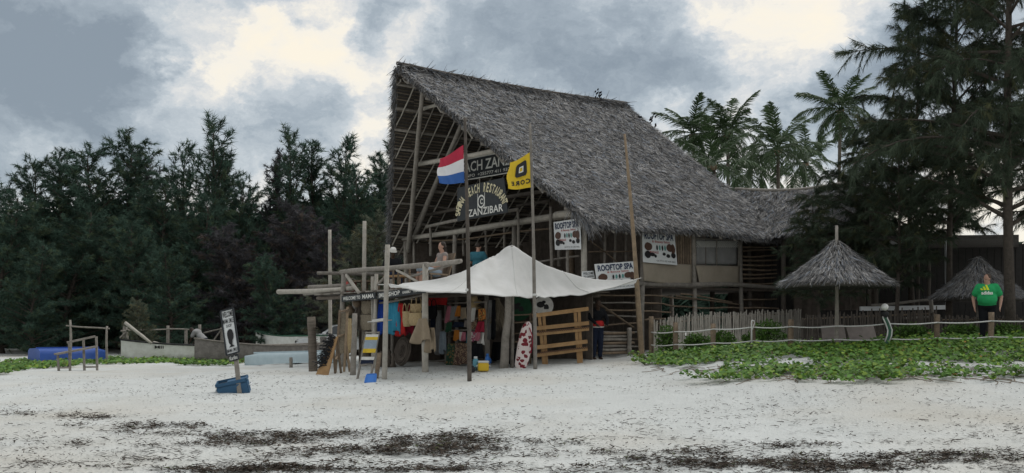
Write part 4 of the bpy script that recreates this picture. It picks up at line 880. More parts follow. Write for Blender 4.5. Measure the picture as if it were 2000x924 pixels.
# ---------------------------------------------------------------- white tarp
def tarp():
    fl = W(757, 556, B755.y); f1 = W(913, 571, B915.y + .07); f2 = W(1043, 580, B1040.y + .06); fr = W(1245, 545, 27.4); peak = W(1000, 479, 25.6)
    bl = W(822, 552, 28.6); br = W(1170, 553, 29.2)
    M = 90; Nn = 54; front = []
    def cat(ps, f):
        q = f * (len(ps) - 1); i = min(int(q), len(ps) - 2); u = q - i; p0, p1, p2, p3 = ps[max(i - 1, 0)], ps[i], ps[i + 1], ps[min(i + 2, len(ps) - 1)]
        return ((p1 * 2) + (p2 - p0) * u + (p0 * 2 - p1 * 5 + p2 * 4 - p3) * u * u + (p1 * 3 - p0 - p2 * 3 + p3) * u ** 3) * .5
    fp = [fl, W(830, 569, (B755.y + B915.y) / 2), f1, W(980, 577, (B915.y + B1040.y) / 2 + .1), f2, W(1120, 577, 25.8), W(1190, 564, 26.6), fr]
    mid = [fl.lerp(bl, .3), W(880, 540, 24.2), W(940, 512, 24.6), peak - Vector((.40, 0, .24)), peak, peak - Vector((-.40, 0, .26)), W(1085, 524, 25.9), W(1155, 545, 26.6), fr.lerp(br, .1)]
    bk = [bl, W(890, 535, 28.2), W(950, 515, 28.0), W(1005, 506, 28.0), W(1080, 530, 28.4), br]
    g = []
    for i in range(Nn + 1):
        h = i / Nn; row = []
        for j in range(M + 1):
            f = j / M; a, b_, c = cat(fp, f), cat(mid, f), cat(bk, f)
            if h < .55: u = h / .55; p = a.lerp(b_, u); p.z -= (.10 * math.sin(math.pi * u) + .14 * math.sin(math.pi * u) * math.exp(-((f - .5) / .22) ** 2))
            else: u = (h - .55) / .45; p = b_.lerp(c, u); p.z -= .15 * math.sin(math.pi * u) * math.sin(math.pi * f)
            th = math.atan2(p.y - peak.y, p.x - peak.x); rr = math.hypot(p.y - peak.y, p.x - peak.x); ray = mnoise.noise((th * 6.0, 1.3, rr * .12)) + .5 * mnoise.noise((th * 15.0, 4.3, rr * .15)); p.z += .09 * ray * min(1, rr / .8) * math.exp(-rr / 2.6) + .016 * mnoise.noise((f * 14, h * 6, 0)) + .010 * mnoise.noise((f * 40, h * 3, 2.)) * (1 - h) ** 3; row.append(p)
        g.append(row)
    r = thing('tarp_canopy', DR(W(1000, 700, 25)), 'white tarp canopy pitched to a central peak before the stall', 'canopy'); mb = MB(); mb.sheet(g); mb.build('tarp', 'white_tarp', r, True)
    for j in (20, 45, 70): sm = MB(); sm.tube([row[j] + Vector((0, -.004, .006)) for row in g], .007, 4); sm.build('seam', 'white_tarp', r, True)
    hem = MB(); hem.tube(g[0], .018, 5); hem.build('hem', 'white_tarp', r, True)
    for a, b_ in ((fl, W(752, 557, B755.y)), (fr, W(1252, 543, 27.7)), (fl, PL(832, 562, SS)), (fl, W(738, 556, 27))): q = MB(); q.tube([a, a.lerp(b_, .5), b_], .010, 4); q.build('guy_rope', 'rope_white', r)
    pk = MB(); d = DR(peak); pk.pole(d - Vector((0, 0, .2)), peak - Vector((0, 0, .02)), .05, .04, .004); pk.build('centre_pole', 'pole_grey', r, True)
    for p_, base in ((f1, B915), (f2, B1040)): q = MB(); q.lathe([(.06, -.03), (.064, 0), (.06, .03)], Vector((p_.x + .02, p_.y - .07, p_.z + .05)), 8); q.build('tie', 'rope_white', r, True)
tarp()

# ---------------------------------------------------------------- flags
def flag(name, label, corners, stripes, d, wav=.06):
    """corners in px: hoist top, hoist bottom, fly top, fly bottom; stripes = [(m, v0, v1)]"""
    ht, hb, ft, fb = corners; r = thing(name, W(*hb, d), label, 'flag')
    def pt(u, v):
        x = (ht[0] + (hb[0] - ht[0]) * v) * (1 - u) + (ft[0] + (fb[0] - ft[0]) * v) * u; y = (ht[1] + (hb[1] - ht[1]) * v) * (1 - u) + (ft[1] + (fb[1] - ft[1]) * v) * u
        y += 4.0 * math.sin(u * 3.3) * u; x += 2.5 * math.sin(v * 7 + 1) * u
        return W(x, y, d + wav * 2 * math.sin(u * 6 + v * 1.5) * (.2 + u) + .05 * math.sin(u * 11 + v * 5) * u)
    for m, v0, v1 in stripes:
        mb = MB(); mb.sheet([[pt(j / 18, v0 + (v1 - v0) * i / 8) for j in range(19)] for i in range(9)]); mb.build('stripe' if len(stripes) > 1 else 'cloth', m, r, True)
    return r, pt
flag('flag', 'red white and blue striped flag on the dark flagpole', ((905, 283), (907, 357), (857, 311), (855, 358)), (('flag_red', 0, .36), ('flag_white', .36, .70), ('flag_blue', .70, 1)), B915.y)
fr_, fpt = flag('flag', 'yellow flag with dark square emblem on the grey flagpole', ((1036, 297), (1038, 366), (994, 318), (990, 369)), (('flag_yellow', 0, 1),), B1040.y, .05)
def flag_marks():
    def on(u, v): return fpt(u, v) - Vector((0, .02, 0))
    def patch(pts, m, name, k=4):
        mb = MB(); n = len(pts)
        for i in range(n):
            a, b_ = pts[i], pts[(i + 1) % n]; mb.quad(on(*a[0]), on(*b_[0]), on(*b_[1]), on(*a[1]))
        mb.build(name, m, fr_)
    c = (.42, .40); o = [(-.22, -.20), (-.16, -.25), (.20, -.22), (.25, -.16), (.23, .16), (.17, .22), (-.20, .22), (-.26, .14)]; i_ = [(-.09, -.10), (-.085, -.105), (.085, -.10), (.09, -.095), (.085, .085), (.08, .09), (-.10, .09), (-.105, .085)]
    patch([((c[0] + a, c[1] + b_), (c[0] + e, c[1] + f)) for (a, b_), (e, f) in zip(o, i_)], 'ink_black', 'emblem')
    patch([((c[0] + e, c[1] + f), (c[0] + e * .62, c[1] + f * .62)) for e, f in i_], 'white_paint', 'emblem_square')
    for ch, u0, u1 in (('C', .04, .23), ('O', .27, .46), ('R', .50, .69), ('E', .73, .84)):
        v, f = text_mesh(ch, .04); lo = v.min(0); sz = v.max(0) - lo; mb = MB(); mb.v = [tuple(on(u0 + (u1 - u0) * (p[0] - lo[0]) / sz[0], .88 - .15 * (p[1] - lo[1]) / sz[1])) for p in v]
        for q in f: mb.face(q)
        mb.build('lettering', 'ink_black', fr_)
flag_marks()

# ---------------------------------------------------------------- goods: cloths, bags, hats
def hanging(name, label, cat, px0, px1, py0, py1, s, m, taper=1.0, fold=5, amp=.05, hem=.05, plane=PL, group=None, skew=0):
    g = []
    for i in range(13):
        h = i / 12; row = []
        for j in range(21):
            f = j / 20; w = (1 - h) * taper + h; x = (px0 + px1) / 2 + (f - .5) * (px1 - px0) * w + skew * h; y = py0 + (py1 - py0) * h * (1 + hem * math.sin(f * 7)); p = plane(x, y, s)
            row.append(p - U * amp * (math.sin(f * fold * 6.28 + h) * (.3 + .7 * h) + .5 * math.sin(f * fold * 2.7 + 2 * h)))
        g.append(row)
    top = plane((px0 + px1) / 2, py0, s); mb = MB(); mb.sheet(g, .01, tuple(U)); o = mb.build(name, m, None, True, loc=top); return tag(o, label, cat, group)
hanging('sarong', 'deep blue sarong hanging at the stall front by the pale post', 'sarong', 738, 752, 586, 652, SS + .3, 'cloth_blue', .5, 3)
hanging('sarong', 'turquoise sarong with fringed hem beside the deep blue one', 'sarong', 757, 781, 588, 650, SS + .25, 'cloth_sky', .6, 4, .07, .08, skew=3)
hanging('garment', 'yellow top hanging above the red cloth', 'garment', 768, 784, 585, 614, SS + .35, 'cloth_yellow', .6, 3)
hanging('garment', 'bright red cloth hanging beside the woven baskets', 'garment', 775, 792, 592, 655, SS + .3, 'cloth_red', .5, 3)
hanging('garment', 'dark crimson wrap behind the woven baskets', 'garment', 786, 806, 595, 652, SS + .55, 'cloth_crimson', .8, 4)
hanging('garment', 'crimson cloth lining the stall behind the black tote', 'garment', 832, 872, 578, 596, -4.2, 'cloth_red', 1, 4)
hanging('bag', 'khaki cloth bag slung low on the stall corner post', 'bag', 804, 846, 622, 668, SS - .15, 'cloth_khaki', .30, 2, .06, .1)
hanging('bag', 'long khaki cloth sack below the slung khaki bag', 'bag', 831, 852, 640, 686, SS - .02, 'cloth_khaki', .45, 2, .05, .08)
def tote(name, label, px0, px1, py0, py1, s, m, handle=14, m2=None, rnd=.8):
    a = PL(px0, py1, s); b_ = PL(px1, py1, s); c = (a + b_) / 2; w = (b_ - a).length; h = PL(px0, py0, s).z - a.z; r = thing(name, c, label, 'bag'); xd = (b_ - a).normalized(); yd = U; mb = MB(); n = 14
    rows = []
    for z, k in ((0, rnd * .85), (.06, rnd), (.4, 1.04), (.75, 1.0), (1, .97)): rows.append([c + xd * (math.cos(2 * math.pi * q / n) * w / 2 * k) + yd * (math.sin(2 * math.pi * q / n) * .10 * k) + Vector((0, 0, h * z)) for q in range(n + 1)])
    mb.sheet(rows); mb.v += [tuple(p) for p in rows[0][:-1]]; mb.face(range(len(mb.v) - n, len(mb.v))); mb.build('body', m, r, True)
    hm = MB(); e = handle / FPX * c.y
    for sy in (-.07, .07): hm.tube([c + xd * (math.cos(q) * w * .28) + yd * sy + Vector((0, 0, h + math.sin(q) * e)) for q in np.linspace(0, math.pi, 9)], .012, 5)
    hm.build('handle', m2 or m, r, True)
    bd = MB(); bd.sheet([[c + xd * (math.cos(2 * math.pi * q / n) * w / 2 * 1.05) + yd * (math.sin(2 * math.pi * q / n) * .106) + Vector((0, 0, h * z)) for q in range(n + 1)] for z in (.90, 1.02)]); bd.build('rim', m2 or m, r, True)
tote('woven_basket', 'upper small woven straw basket hung at the stall front', 804, 822, 594, 611, SS + .2, 'straw', 16)
tote('woven_basket', 'lower wide woven straw basket beside the corner post', 800, 822, 612, 636, SS + .1, 'straw', 14)
tote('woven_basket', 'slim woven straw basket left of the wide one', 789, 801, 609, 638, SS + .15, 'straw', 16)
tote('tote_bag', 'black tote bag with pale lower half on the stall wall', 834, 852, 600, 623, -4.4, 'cloth_black', 16)
tote('woven_basket', 'grey woven basket under the name board corner', 707, 727, 589, 614, SS + .3, 'straw_grey', 8)
tote('woven_basket', 'large grey woven basket hung above the sling chair', 704, 729, 616, 645, SS + .3, 'straw_grey', 8)
for px, py, lab in ((926, 587, 'upper straw sun hat on the clothes rack post'), (925, 598, 'lower straw sun hat under the first one')):
    c = PL(px, py, -3.9); mb = MB(); mb.lathe([(.20, -.05), (.215, -.03), (.11, .0), (.105, .07), (.08, .12), (.02, .135)], c, 16, tuple(Vector((0, -.35, .93)))); tag(mb.build('straw_hat', 'straw', None, True, loc=c), lab, 'hat')
# more of the clutter at the stall
p = PL(741, 628, SS - .2); r = thing('tray', p, 'small white tray on the post by the sarongs', 'tray'); q = MB(); q.bar(PL(727, 629, SS - .2), PL(756, 625, SS - .2), .30, .02, (0, 0, 1)); q.build('tray_base', 'cloth_white', r); q = MB(); q.bar(PL(727, 627, SS - .36), PL(756, 623, SS - .36), .02, .07, (0, 0, 1)); q.build('rim', 'cloth_white', r)
def fibre(px, py0, py1, s, n, m, lab, w=.16):
    a = PL(px, py0, s); mb = MB()
    for k in range(n): e = PL(px, py1, s) + Vector((random.gauss(0, w), random.gauss(0, w), random.uniform(-.1, .25))); mb.tube([a + Vector((random.gauss(0, .03), random.gauss(0, .03), 0)), a.lerp(e, .5) + Vector((random.gauss(0, .05), 0, 0)), e], .008, 4)
    tag(mb.build('fibre_bundle', m, None, loc=a), lab, 'bundle')
fibre(972, 582, 640, -3.5, 70, 'straw_grey', 'hanging bundle of dry palm fibre at the stall end'); fibre(716, 650, 700, SS + .35, 40, 'straw_grey', 'dry fibre bundle under the large grey basket', .10); fibre(700, 592, 640, SS + .2, 40, 'plank_dark', 'dark fibre strands hanging at the stall corner', .08)
for k, (px, py, sz, lab) in enumerate(((683, 606, .16, 'round brown gourd hung at the stall corner'), (697, 590, .13, 'small brown gourd hung under the name board'), (690, 650, .15, 'brown gourd hung low on the corner post'))):
    c = PL(px, py, SS + .15); r = thing('gourd', c, lab, 'gourd'); q = MB(); q.lathe([(.02, -.16), (sz * .8, -.10), (sz, 0), (sz * .6, .10), (.03, .17)], c, 12); q.build('body', 'pole_brown', r, True); q = MB(); q.tube([c + Vector((0, 0, .16)), c + Vector((0, 0, .4))], .008, 4); q.build('cord', 'straw_grey', r)
for k, (px, py) in enumerate(((846, 650), (856, 640), (866, 655))):
    c = PL(px, py, -3.35); q = MB(); q.ell(c, (.10, .05, .19), 12, 8); q.ell(c - U * .05, (.025, .03, .06), 8, 6); q.ell(c - U * .04 - Vector((0, 0, .09)), (.045, .02, .02), 8, 6); tag(q.build('carved_mask', 'pole_brown', None, True, loc=c), ('dark carved mask just behind the long grey dress', 'dark carved mask hung highest behind the grey dress', 'dark carved mask at the edge of the clothes rack')[k], 'mask', 'masks on the stall shelves')
for k, (px, w, m, nm) in enumerate(((953, 7, 'cloth_grey', 'grey cloth strip'), (961, 6, 'cloth_black', 'black cloth strip'), (842, 8, 'cloth_navy', 'navy cloth strip'))): hanging('cloth', nm + ' hanging from the stall beam beside the rack', 'cloth', px, px + w, 586, 660, -3.7, m, .8, 2, .03)
hanging('beads', 'net of pale shells hanging left of the sling chair', 'net', 676, 688, 622, 690, SS - .05, 'straw', .9, 3, .04)
# colourful cloths on the rack (three rows)
RK = thing('clothes_rack', gp(905, -3.95, 0), 'wooden clothes rack standing at the stall front', 'rack')
for px in (870, 949): mb = MB(); mb.bar(gp(px, -3.95), PL(px, 592, -3.95), .06, .06); mb.build('upright', 'pole_grey', RK)
for py in (593, 624, 646): mb = MB(); mb.bar(PL(868, py, -3.95), PL(951, py - 3, -3.95), .04, .04); mb.build('crossbar', 'pole_grey', RK)
row1 = [('cloth_pink', 872, 880, 'pink scarf'), ('cloth_grey', 881, 891, 'grey-white scarf'), ('cloth_orange', 892, 899, 'orange scarf'), ('cloth_white', 922, 930, 'white scarf'), ('cloth_orange', 934, 946, 'orange patterned scarf'), ('cloth_khaki', 900, 908, 'tan scarf')]
row2 = [('cloth_navy', 886, 906, 'navy cloth'), ('cloth_crimson', 919, 931, 'crimson cloth'), ('cloth_crimson', 933, 946, 'dark red cloth'), ('cloth_green', 872, 884, 'dark green cloth'), ('cloth_mauve', 908, 917, 'mauve cloth')]
row3 = [('cloth_orange', 886, 897, 'orange wrap'), ('cloth_white', 898, 903, 'white wrap'), ('cloth_pink', 904, 911, 'pink wrap'), ('cloth_white', 920, 930, 'white print wrap'), ('cloth_pink', 931, 936, 'magenta wrap'), ('cloth_white', 937, 948, 'plain white wrap'), ('cloth_denim', 860, 869, 'pale blue long shirt'), ('cloth_teal', 912, 918, 'teal wrap')]
for row, y0, y1, where in ((row1, 599, 624, 'hung in the top row of the rack'), (row2, 626, 645, 'hung in the middle row of the rack'), (row3, 646, 670, 'hung in the bottom row of the rack')):
    for m, a, b_, nm in row: hanging('scarf' if row is row1 else 'cloth', nm + ' ' + where, 'cloth', a + random.uniform(-1.5, 1), b_ + random.uniform(-1, 2), y0 + random.uniform(-2, 4), y1 + random.uniform(-7, 6) + (14 if 'long' in nm else 0), -4.05 - random.uniform(0, .12), {'orange patterned scarf': 'print_orange', 'white print wrap': 'print_pink', 'crimson cloth': 'print_brown'}.get(nm, m), random.uniform(.55, 1.05), random.uniform(1.2, 3), random.uniform(.02, .045), random.uniform(.03, .12), skew=random.uniform(-3, 3))
hanging('patterned_cloth', 'dark green patterned cloth draped low at the rack foot', 'cloth', 874, 890, 671, 714, -4.2, 'print_green', .9, 3, .05)
hanging('patterned_cloth', 'brown patterned cloth draped low beside the green one', 'cloth', 889, 914, 670, 712, -4.25, 'print_brown', .9, 3, .05)
hanging('patterned_cloth', 'black bundle of cloth under the hats', 'cloth', 922, 946, 671, 700, -4.2, 'cloth_black', .8, 3, .06)
hanging('dark_dress', 'long grey dress hanging inside the stall', 'garment', 852, 862, 606, 690, -4.0, 'cloth_grey', .6, 2)
# carved round shield/woven disc and carvings on the floor of the stall
c = PL(787, 686, SS + .6); mb = MB(); mb.lathe([(.02, .03), (.25, .05), (.40, .02), (.42, -.02), (.02, -.03)], c, 20, tuple(-U + Vector((0, 0, .2)))); 
for k in range(5): mb.lathe([(.07 + k * .075, .045), (.085 + k * .075, .065), (.10 + k * .075, .045)], c, 20, tuple(-U + Vector((0, 0, .2))))
tag(mb.build('woven_disc', 'plank_dark', None, True, loc=c), 'dark round woven disc leaning inside the stall', 'basket')
for px, py, h, lab in ((760, 705, .5, 'small dark carved figure at the stall foot'), (768, 705, .4, 'shorter dark carving next to the small figure'), (745, 700, .45, 'dark stool behind the sling chair')):
    p = gp(px, SS + .5, 0); mb = MB(); mb.lathe([(.09, 0), (.10, .04), (.05, h * .3), (.07, h * .55), (.04, h * .7), (.065, h * .85), (.03, h)], p, 10); tag(mb.build('carving', 'plank_dark', None, True, loc=p), lab, 'carving')
# orange board full of hanging necklaces
def necklace_board():
    a = G(617, 733); d = a.y; r = thing('necklace_board', a, 'orange plank board bristling with dark necklaces', 'display board'); tl, tr_, br, bl = W(648, 659, d + .35), W(660, 657, d + .35), W(641, 733, d), W(616, 733, d); n = (br - bl).cross(tl - bl).normalized(); mb = MB(); mb.panel(tl, tr_, br, bl, .04, tuple(-n)); mb.build('panel', 'plank_orange', r)
    nk = MB()
    for k in range(150):
        x, y = random.random() * .7, .25 + .75 * random.random(); p = bl.lerp(br, x).lerp(tl.lerp(tr_, x), y); e = p + n * random.uniform(.03, .09) + Vector((random.uniform(-.22, -.02), 0, random.uniform(-.10, .12))); nk.tube([p, p.lerp(e, .5) + Vector((0, 0, .03)), e], .010, 4)
    tag(nk.build('necklaces', 'ink_black', r), kind='stuff')
    for k in range(2): q = MB(); q.bar(W(650 + k * 8, 660, d + .4), DR(W(655 + k * 12, 728, d + .75), -.1), .05, .05); q.build('leg', 'pole_brown', r)
necklace_board()
# rough frames and boards leaning by the stall corner
b = G(664, 728); fr2 = thing('display_frame', b, 'rough brown wooden frame leaning at the stall corner', 'frame')
for a, c in (((655, 728), (664, 605)), ((672, 724), (679, 600)), ((663, 607), (681, 605)), ((660, 655), (676, 652)), ((656, 700), (672, 680)), ((684, 726), (672, 650))): q = MB(); q.bar(W(*a, b.y + .05) - Vector((0, 0, .03)), W(*c, b.y + .35), .06, .045); q.build('frame_bar', 'pole_brown' if a[0] % 2 else 'pole_orange', fr2)
q = MB(); q.panel(W(664, 612, b.y + .37), W(677, 610, b.y + .37), W(671, 690, b.y + .15), W(658, 692, b.y + .15), .03, (0, 1, 0)); q.build('panel', 'straw_grey', fr2)
# sling chair with coloured stripes
def sling_chair():
    a = G(697, 741); d = a.y; r = thing('sling_chair', a, 'folding wooden frame with yellow white and blue sling strips', 'chair')
    F = [(698, 741, 0), (716, 648, .4)], [(724, 738, 0), (740, 648, .4)]
    for (x0, y0, e0), (x1, y1, e1) in F: q = MB(); q.bar(W(x0, y0, d), W(x1, y1, d + e1), .045, .035); q.build('rail', 'pole_grey', r)
    for x0, y0, x1, y1 in ((714, 650, 741, 649), (694, 742, 714, 742), (703, 713, 727, 710)): q = MB(); q.bar(W(x0, y0, d + .36 * (742 - y0) / 93), W(x1, y1, d + .36 * (742 - y1) / 93), .035, .035); q.build('crossbar', 'pole_grey', r)
    for y0, y1, m in ((653, 658, 'cloth_white'), (658, 664, 'cloth_yellow'), (681, 689, 'cloth_yellow'), (697, 703, 'cloth_white'), (703, 711, 'cloth_navy'), (664, 681, 'cloth_denim')):
        def e(y, s): f = (741 - y) / 93; return W((698 + 18 * f) if s == 0 else (724 + 16 * f), y, d + .4 * f - .03)
        q = MB(); q.panel(e(y0, 0), e(y0, 1), e(y1, 1), e(y1, 0), .01, (0, 1, 0)); q.build('sling_strip', m, r)
    q = MB(); q.bar(W(735, 738, d + .05), W(741, 690, d + .9), .10, .03); q.build('prop', 'pole_brown', r)
sling_chair()
p = G(725, 748); r = thing('dustpan', p, 'bright blue plastic scoop lying at the foot of the sling chair', 'scoop'); q = MB(); c = [W(717, 734, p.y + .1), W(735, 733, p.y + .1), W(733, 750, p.y - .06), W(713, 749, p.y - .06)]; q.sheet([[c[0], c[1]], [c[3], c[2]]], .03, (0, -.5, .8)); q.build('blade', 'plastic_blue', r)
for a, b_ in ((c[0], c[3]), (c[1], c[2]), (c[0], c[1])): q = MB(); q.bar(a, b_, .025, .09); q.build('side_wall', 'plastic_blue', r)
# cool boxes, jugs
def cooler(name, label, c, sx, sy, sz, rz, mbody, mlid, tilt=None, openlid=False):
    r = thing(name, c, label, 'cool box'); T = tilt or Matrix.Identity(3); Z = Matrix.Rotation(rz, 3, 'Z') @ T; up = Z @ Vector((0, 0, 1)); mb = MB(); mb.box(c + up * sz * .4, (sx, sy, sz * .8), rz, T); mb.build('body', mbody, r, bevel=.02)
    if not openlid: mb = MB(); mb.box(c + up * sz * .9, (sx * 1.04, sy * 1.04, sz * .2), rz, T); mb.build('lid', mlid, r, bevel=.015)
    else:
        for dx, dy, ax, ay in ((0, .5, 1.03, .08), (0, -.5, 1.03, .08), (.5, 0, .05, 1.03), (-.5, 0, .05, 1.03)): mb = MB(); mb.box(c + up * sz * .9 + Z @ Vector((dx * sx * .97, dy * sy * .95, 0)), (sx * ax, sy * ay, sz * .20), rz, T); mb.build('rim', mbody if dx or dy > 0 else mbody, r, bevel=.008)
        mb = MB(); mb.box(c + up * sz * .90 + Z @ Vector((sx * .16, 0, 0)), (sx * .62, sy * .9, .02), rz, T); mb.build('lid', mbody, r); mb = MB(); mb.box(c + up * sz * .82, (sx * .9, sy * .9, .02), rz, T); mb.build('inside', 'rubber', r)  # black inside sheet: shade of the open box painted as colour
    for s in (-1, 1): mb = MB(); e = Z @ Vector((s * sx * .53, 0, sz * .55)); f = Z @ Vector((0, sy * .3, 0)); mb.tube([c + e - f, c + e - f + Z @ Vector((s * .03, 0, -.02)), c + e + f + Z @ Vector((s * .03, 0, -.02)), c + e + f], .014, 5); mb.build('handle', mlid, r, True)
    return r, Z
p = G(944, 725); cooler('cool_box', 'yellow cool box with white lid beside the dark flagpole', p, .27, .22, .26, .1, 'plastic_yellow', 'cooler_white')
def jug(px, py, h, rad, m, lab, mcap):
    p = G(px, py); r = thing('water_jug', p, lab, 'jug'); mb = MB(); mb.lathe([(rad * .9, 0), (rad, .02), (rad, h * .7), (rad * .8, h * .8), (rad * .45, h * .86)], p, 14); mb.build('body', m, r, True); mb = MB(); mb.lathe([(rad * .62, h * .84), (rad * .62, h * .98), (rad * .5, h)], p, 12); mb.build('cap', mcap, r, True); mb = MB(); mb.tube([p + Vector((rad * .9, 0, h * .3)), p + Vector((rad * 1.5, 0, h * .4)), p + Vector((rad * 1.5, 0, h * .6)), p + Vector((rad * .9, 0, h * .68))], .014, 5); mb.build('handle', m, r, True)
jug(929, 724, .36, .075, 'plastic_teal', 'teal water jug standing left of the yellow cool box', 'cooler_white'); jug(952, 719, .38, .06, 'plastic_blue', 'tall blue flask behind the yellow cool box', 'plastic_blue'); jug(921, 727, .16, .09, 'rubber', 'small black pot by the dark flagpole foot', 'rubber')
# floral board bag standing upright
def board_bag():
    b = G(1022, 720); d = b.y; r = thing('board_bag', b, 'upright white bag with dark red floral print by the grey flagpole', 'bag'); g = []; n = 16
    prof = [(720, 1017, 9), (712, 1018, 13), (690, 1022, 14), (665, 1025, 13), (645, 1028, 11), (634, 1030, 8), (628, 1031, 3)]
    for y, x, w in prof: c = W(x, y, d); hw = w / FPX * d; g.append([c + Vector((math.cos(a) * hw, math.sin(a) * .09, 0)) for a in np.linspace(0, 2 * math.pi, n + 1)])
    mb = MB(); mb.sheet(g); mb.build('body', 'floral', r, True); mb = MB(); mb.tube([W(1034, 640, d - .1), W(1041, 660, d - .1), W(1037, 690, d - .1)], .015, 5); mb.build('strap', 'cloth_crimson', r, True)
def floral():
    m = mat('floral', (.66, .60, .58), None, .85, 4); nt = m.node_tree; N = nt.nodes; L = nt.links; v = N.new('ShaderNodeTexVoronoi'); v.inputs['Scale'].default_value = 8.5; tc = N.new('ShaderNodeTexCoord'); nz = N.new('ShaderNodeTexNoise'); nz.inputs['Scale'].default_value = 9
    ad = N.new('ShaderNodeVectorMath'); ad.operation = 'MULTIPLY_ADD'; L.new(nz.outputs['Color'], ad.inputs[0]); ad.inputs[1].default_value = (.12, .12, .12); L.new(tc.outputs['Object'], ad.inputs[2]); L.new(tc.outputs['Object'], nz.inputs[0]); L.new(ad.outputs[0], v.inputs['Vector'])
    cr = N.new('ShaderNodeValToRGB'); cr.color_ramp.interpolation = 'CONSTANT'; e = cr.color_ramp.elements; e[0].position = 0; e[0].color = (.18, .02, .03, 1); e[1].position = .46; e[1].color = (.66, .58, .56, 1); L.new(v.outputs['Distance'], cr.inputs[0]); L.new(cr.outputs[0], N['Principled BSDF'].inputs['Base Color'])
floral(); board_bag()
# round black and white portrait panels on the stall wall
for px, py, w, h, lab in ((1013, 601, 26, 17, 'round black portrait panel behind the driftwood trunk'), (1062, 597, 19, 16, 'black and white face panel above the orange rack')):
    c = W(px, py, 27.2); r = thing('portrait_panel', c, lab, 'picture'); mb = MB(); e = 27.2 / FPX; mb.lathe([(.01, 0), (w * e, 0), (w * e, .02), (.01, .02)], c, 22, (0, -1, .05)); mb.build('panel', 'cloth_white' if px > 1030 else 'cloth_green', r); 
    for dx, dy, a, b_ in ((-6, 2, 8, 6), (5, -4, 5, 7), (0, 7, 4, 3)): q = MB(); q.quad(*[c + Vector(((dx + a * math.cos(k * .52)) * e, -.025, (dy + b_ * math.sin(k * .52)) * e)) for k in range(12)]); q.build('portrait', 'ink_black', r)
# orange slatted rack
def orange_rack():
    d0, d1 = 26.0, 26.9; b = DR(W(1098, 705, 26.4)); r = thing('slatted_rack', b, 'orange wooden rack of sloping slats at the stall end', 'rack')
    def wp(x, y): return W(x, y, d0 + (d1 - d0) * (x - 1040) / 110)
    for x0, y0, x1, y1 in ((1040, 617, 1149, 603), (1042, 642, 1150, 631), (1042, 653, 1150, 642), (1046, 679, 1147, 667), (1046, 694, 1147, 681)):
        q = MB(); q.bar(wp(x0, y0), wp(x1, y1), .03, .105, (0, 0, 1)); q.build('slat', 'plank_orange', r)
    for x0, y0, x1, y1 in ((1063, 712, 1053, 613), (1068, 708, 1062, 613), (1131, 704, 1123, 605), (1136, 700, 1131, 605)): q = MB(); q.bar(DR(wp(x0, y0), -.05) + Vector((0, .1, 0)), wp(x1, y1) + Vector((0, .05, 0)), .085, .05, (0, 1, 0)); q.build('upright', 'plank_orange', r)
    for x0, y0, x1, y1 in ((1043, 648, 1149, 638), (1047, 688, 1147, 677)):
        q = MB()
        for k in range(26): f = k / 26; p = wp(x0 + (x1 - x0) * f, y0 + (y1 - y0) * f) - Vector((0, .03, 0)); q.tube([p, p + Vector((.03, -.02, -.035)), p + Vector((.075, 0, 0))], .012, 4)
        tag(q.build('bracelets', 'ink_brown', r), kind='stuff')
orange_rack()
def wood_steps():
    b = DR(W(1015, 715, 26.8)); r = thing('wooden_steps', b, 'dark wooden shelf steps between driftwood trunk and orange rack', 'shelf')
    for k, (x0, y0, x1, y1) in enumerate(((996, 616, 1040, 614), (998, 631, 1040, 628), (997, 652, 1036, 650), (997, 668, 1036, 667), (996, 690, 1036, 689))): q = MB(); q.bar(W(x0, y0, 26.9), W(x1, y1, 26.9), .16, .035); q.build('shelf', 'pole_brown', r)
    for x in (999, 1036): q = MB(); q.bar(DR(W(x, 712, 26.95), -.1), W(x, 612, 26.95), .05, .05); q.build('upright', 'pole_brown', r)
wood_steps()
hanging('striped_cloth', 'black and white striped cloth beside the driftwood trunk', 'cloth', 962, 980, 668, 704, -3.3, 'cloth_black', .9, 3, .05)
c = DR(W(1008, 716, 26.0)); mb = MB()
for k in range(9): a = k * .7; mb.ell(c + Vector((math.cos(a) * .16, math.sin(a) * .12, .13 + .12 * (k % 3))), (.13, .11, .12), 10, 7)
tag(mb.build('cloth_bundle', 'cloth_black', None, True, loc=c), 'dark heap of cloth bags at the foot of the floral board bag', 'bundle')
# on the deck: red bucket, table, crates
p = PL(686, 573, SS + .6); p.z = EYE + ZD + .04; mb = MB(); mb.lathe([(.12, 0), (.15, .02), (.17, .34), (.16, .36)], p, 14); r = thing('bucket', p, 'faded red bucket standing on the shop deck behind the brace', 'bucket'); mb.build('body', 'red_paint', r, True); mb = MB(); mb.tube([p + Vector((math.cos(a) * .17, 0, .34 + math.sin(a) * .12)) for a in np.linspace(0, math.pi, 8)], .008, 5); mb.build('handle', 'pole_grey', r, True)
for (x0, x1, y, s, lab) in ((770, 800, 541, -5.3, 'orange plank table behind the deck railing'), (700, 725, 551, -5.2, 'small brown plank table over the shop name board')):
    a, b_ = PL(x0, y, s), PL(x1, y - 2, s); fl = EYE + ZD + .04; r = thing('table', Vector(((a.x + b_.x) / 2, (a.y + b_.y) / 2, fl)), lab, 'table'); q = MB(); q.bar(a, b_, .7, .05, (0, 0, 1)); q.build('tabletop', 'plank_orange' if x0 > 750 else 'pole_brown', r)
    for e in (a, b_):
        for k in (-.28, .28): q = MB(); pp = e.lerp((a + b_) / 2, .1) + U * k; q.bar(Vector((pp.x, pp.y, fl)), pp, .05, .05); q.build('leg', 'pole_brown', r)

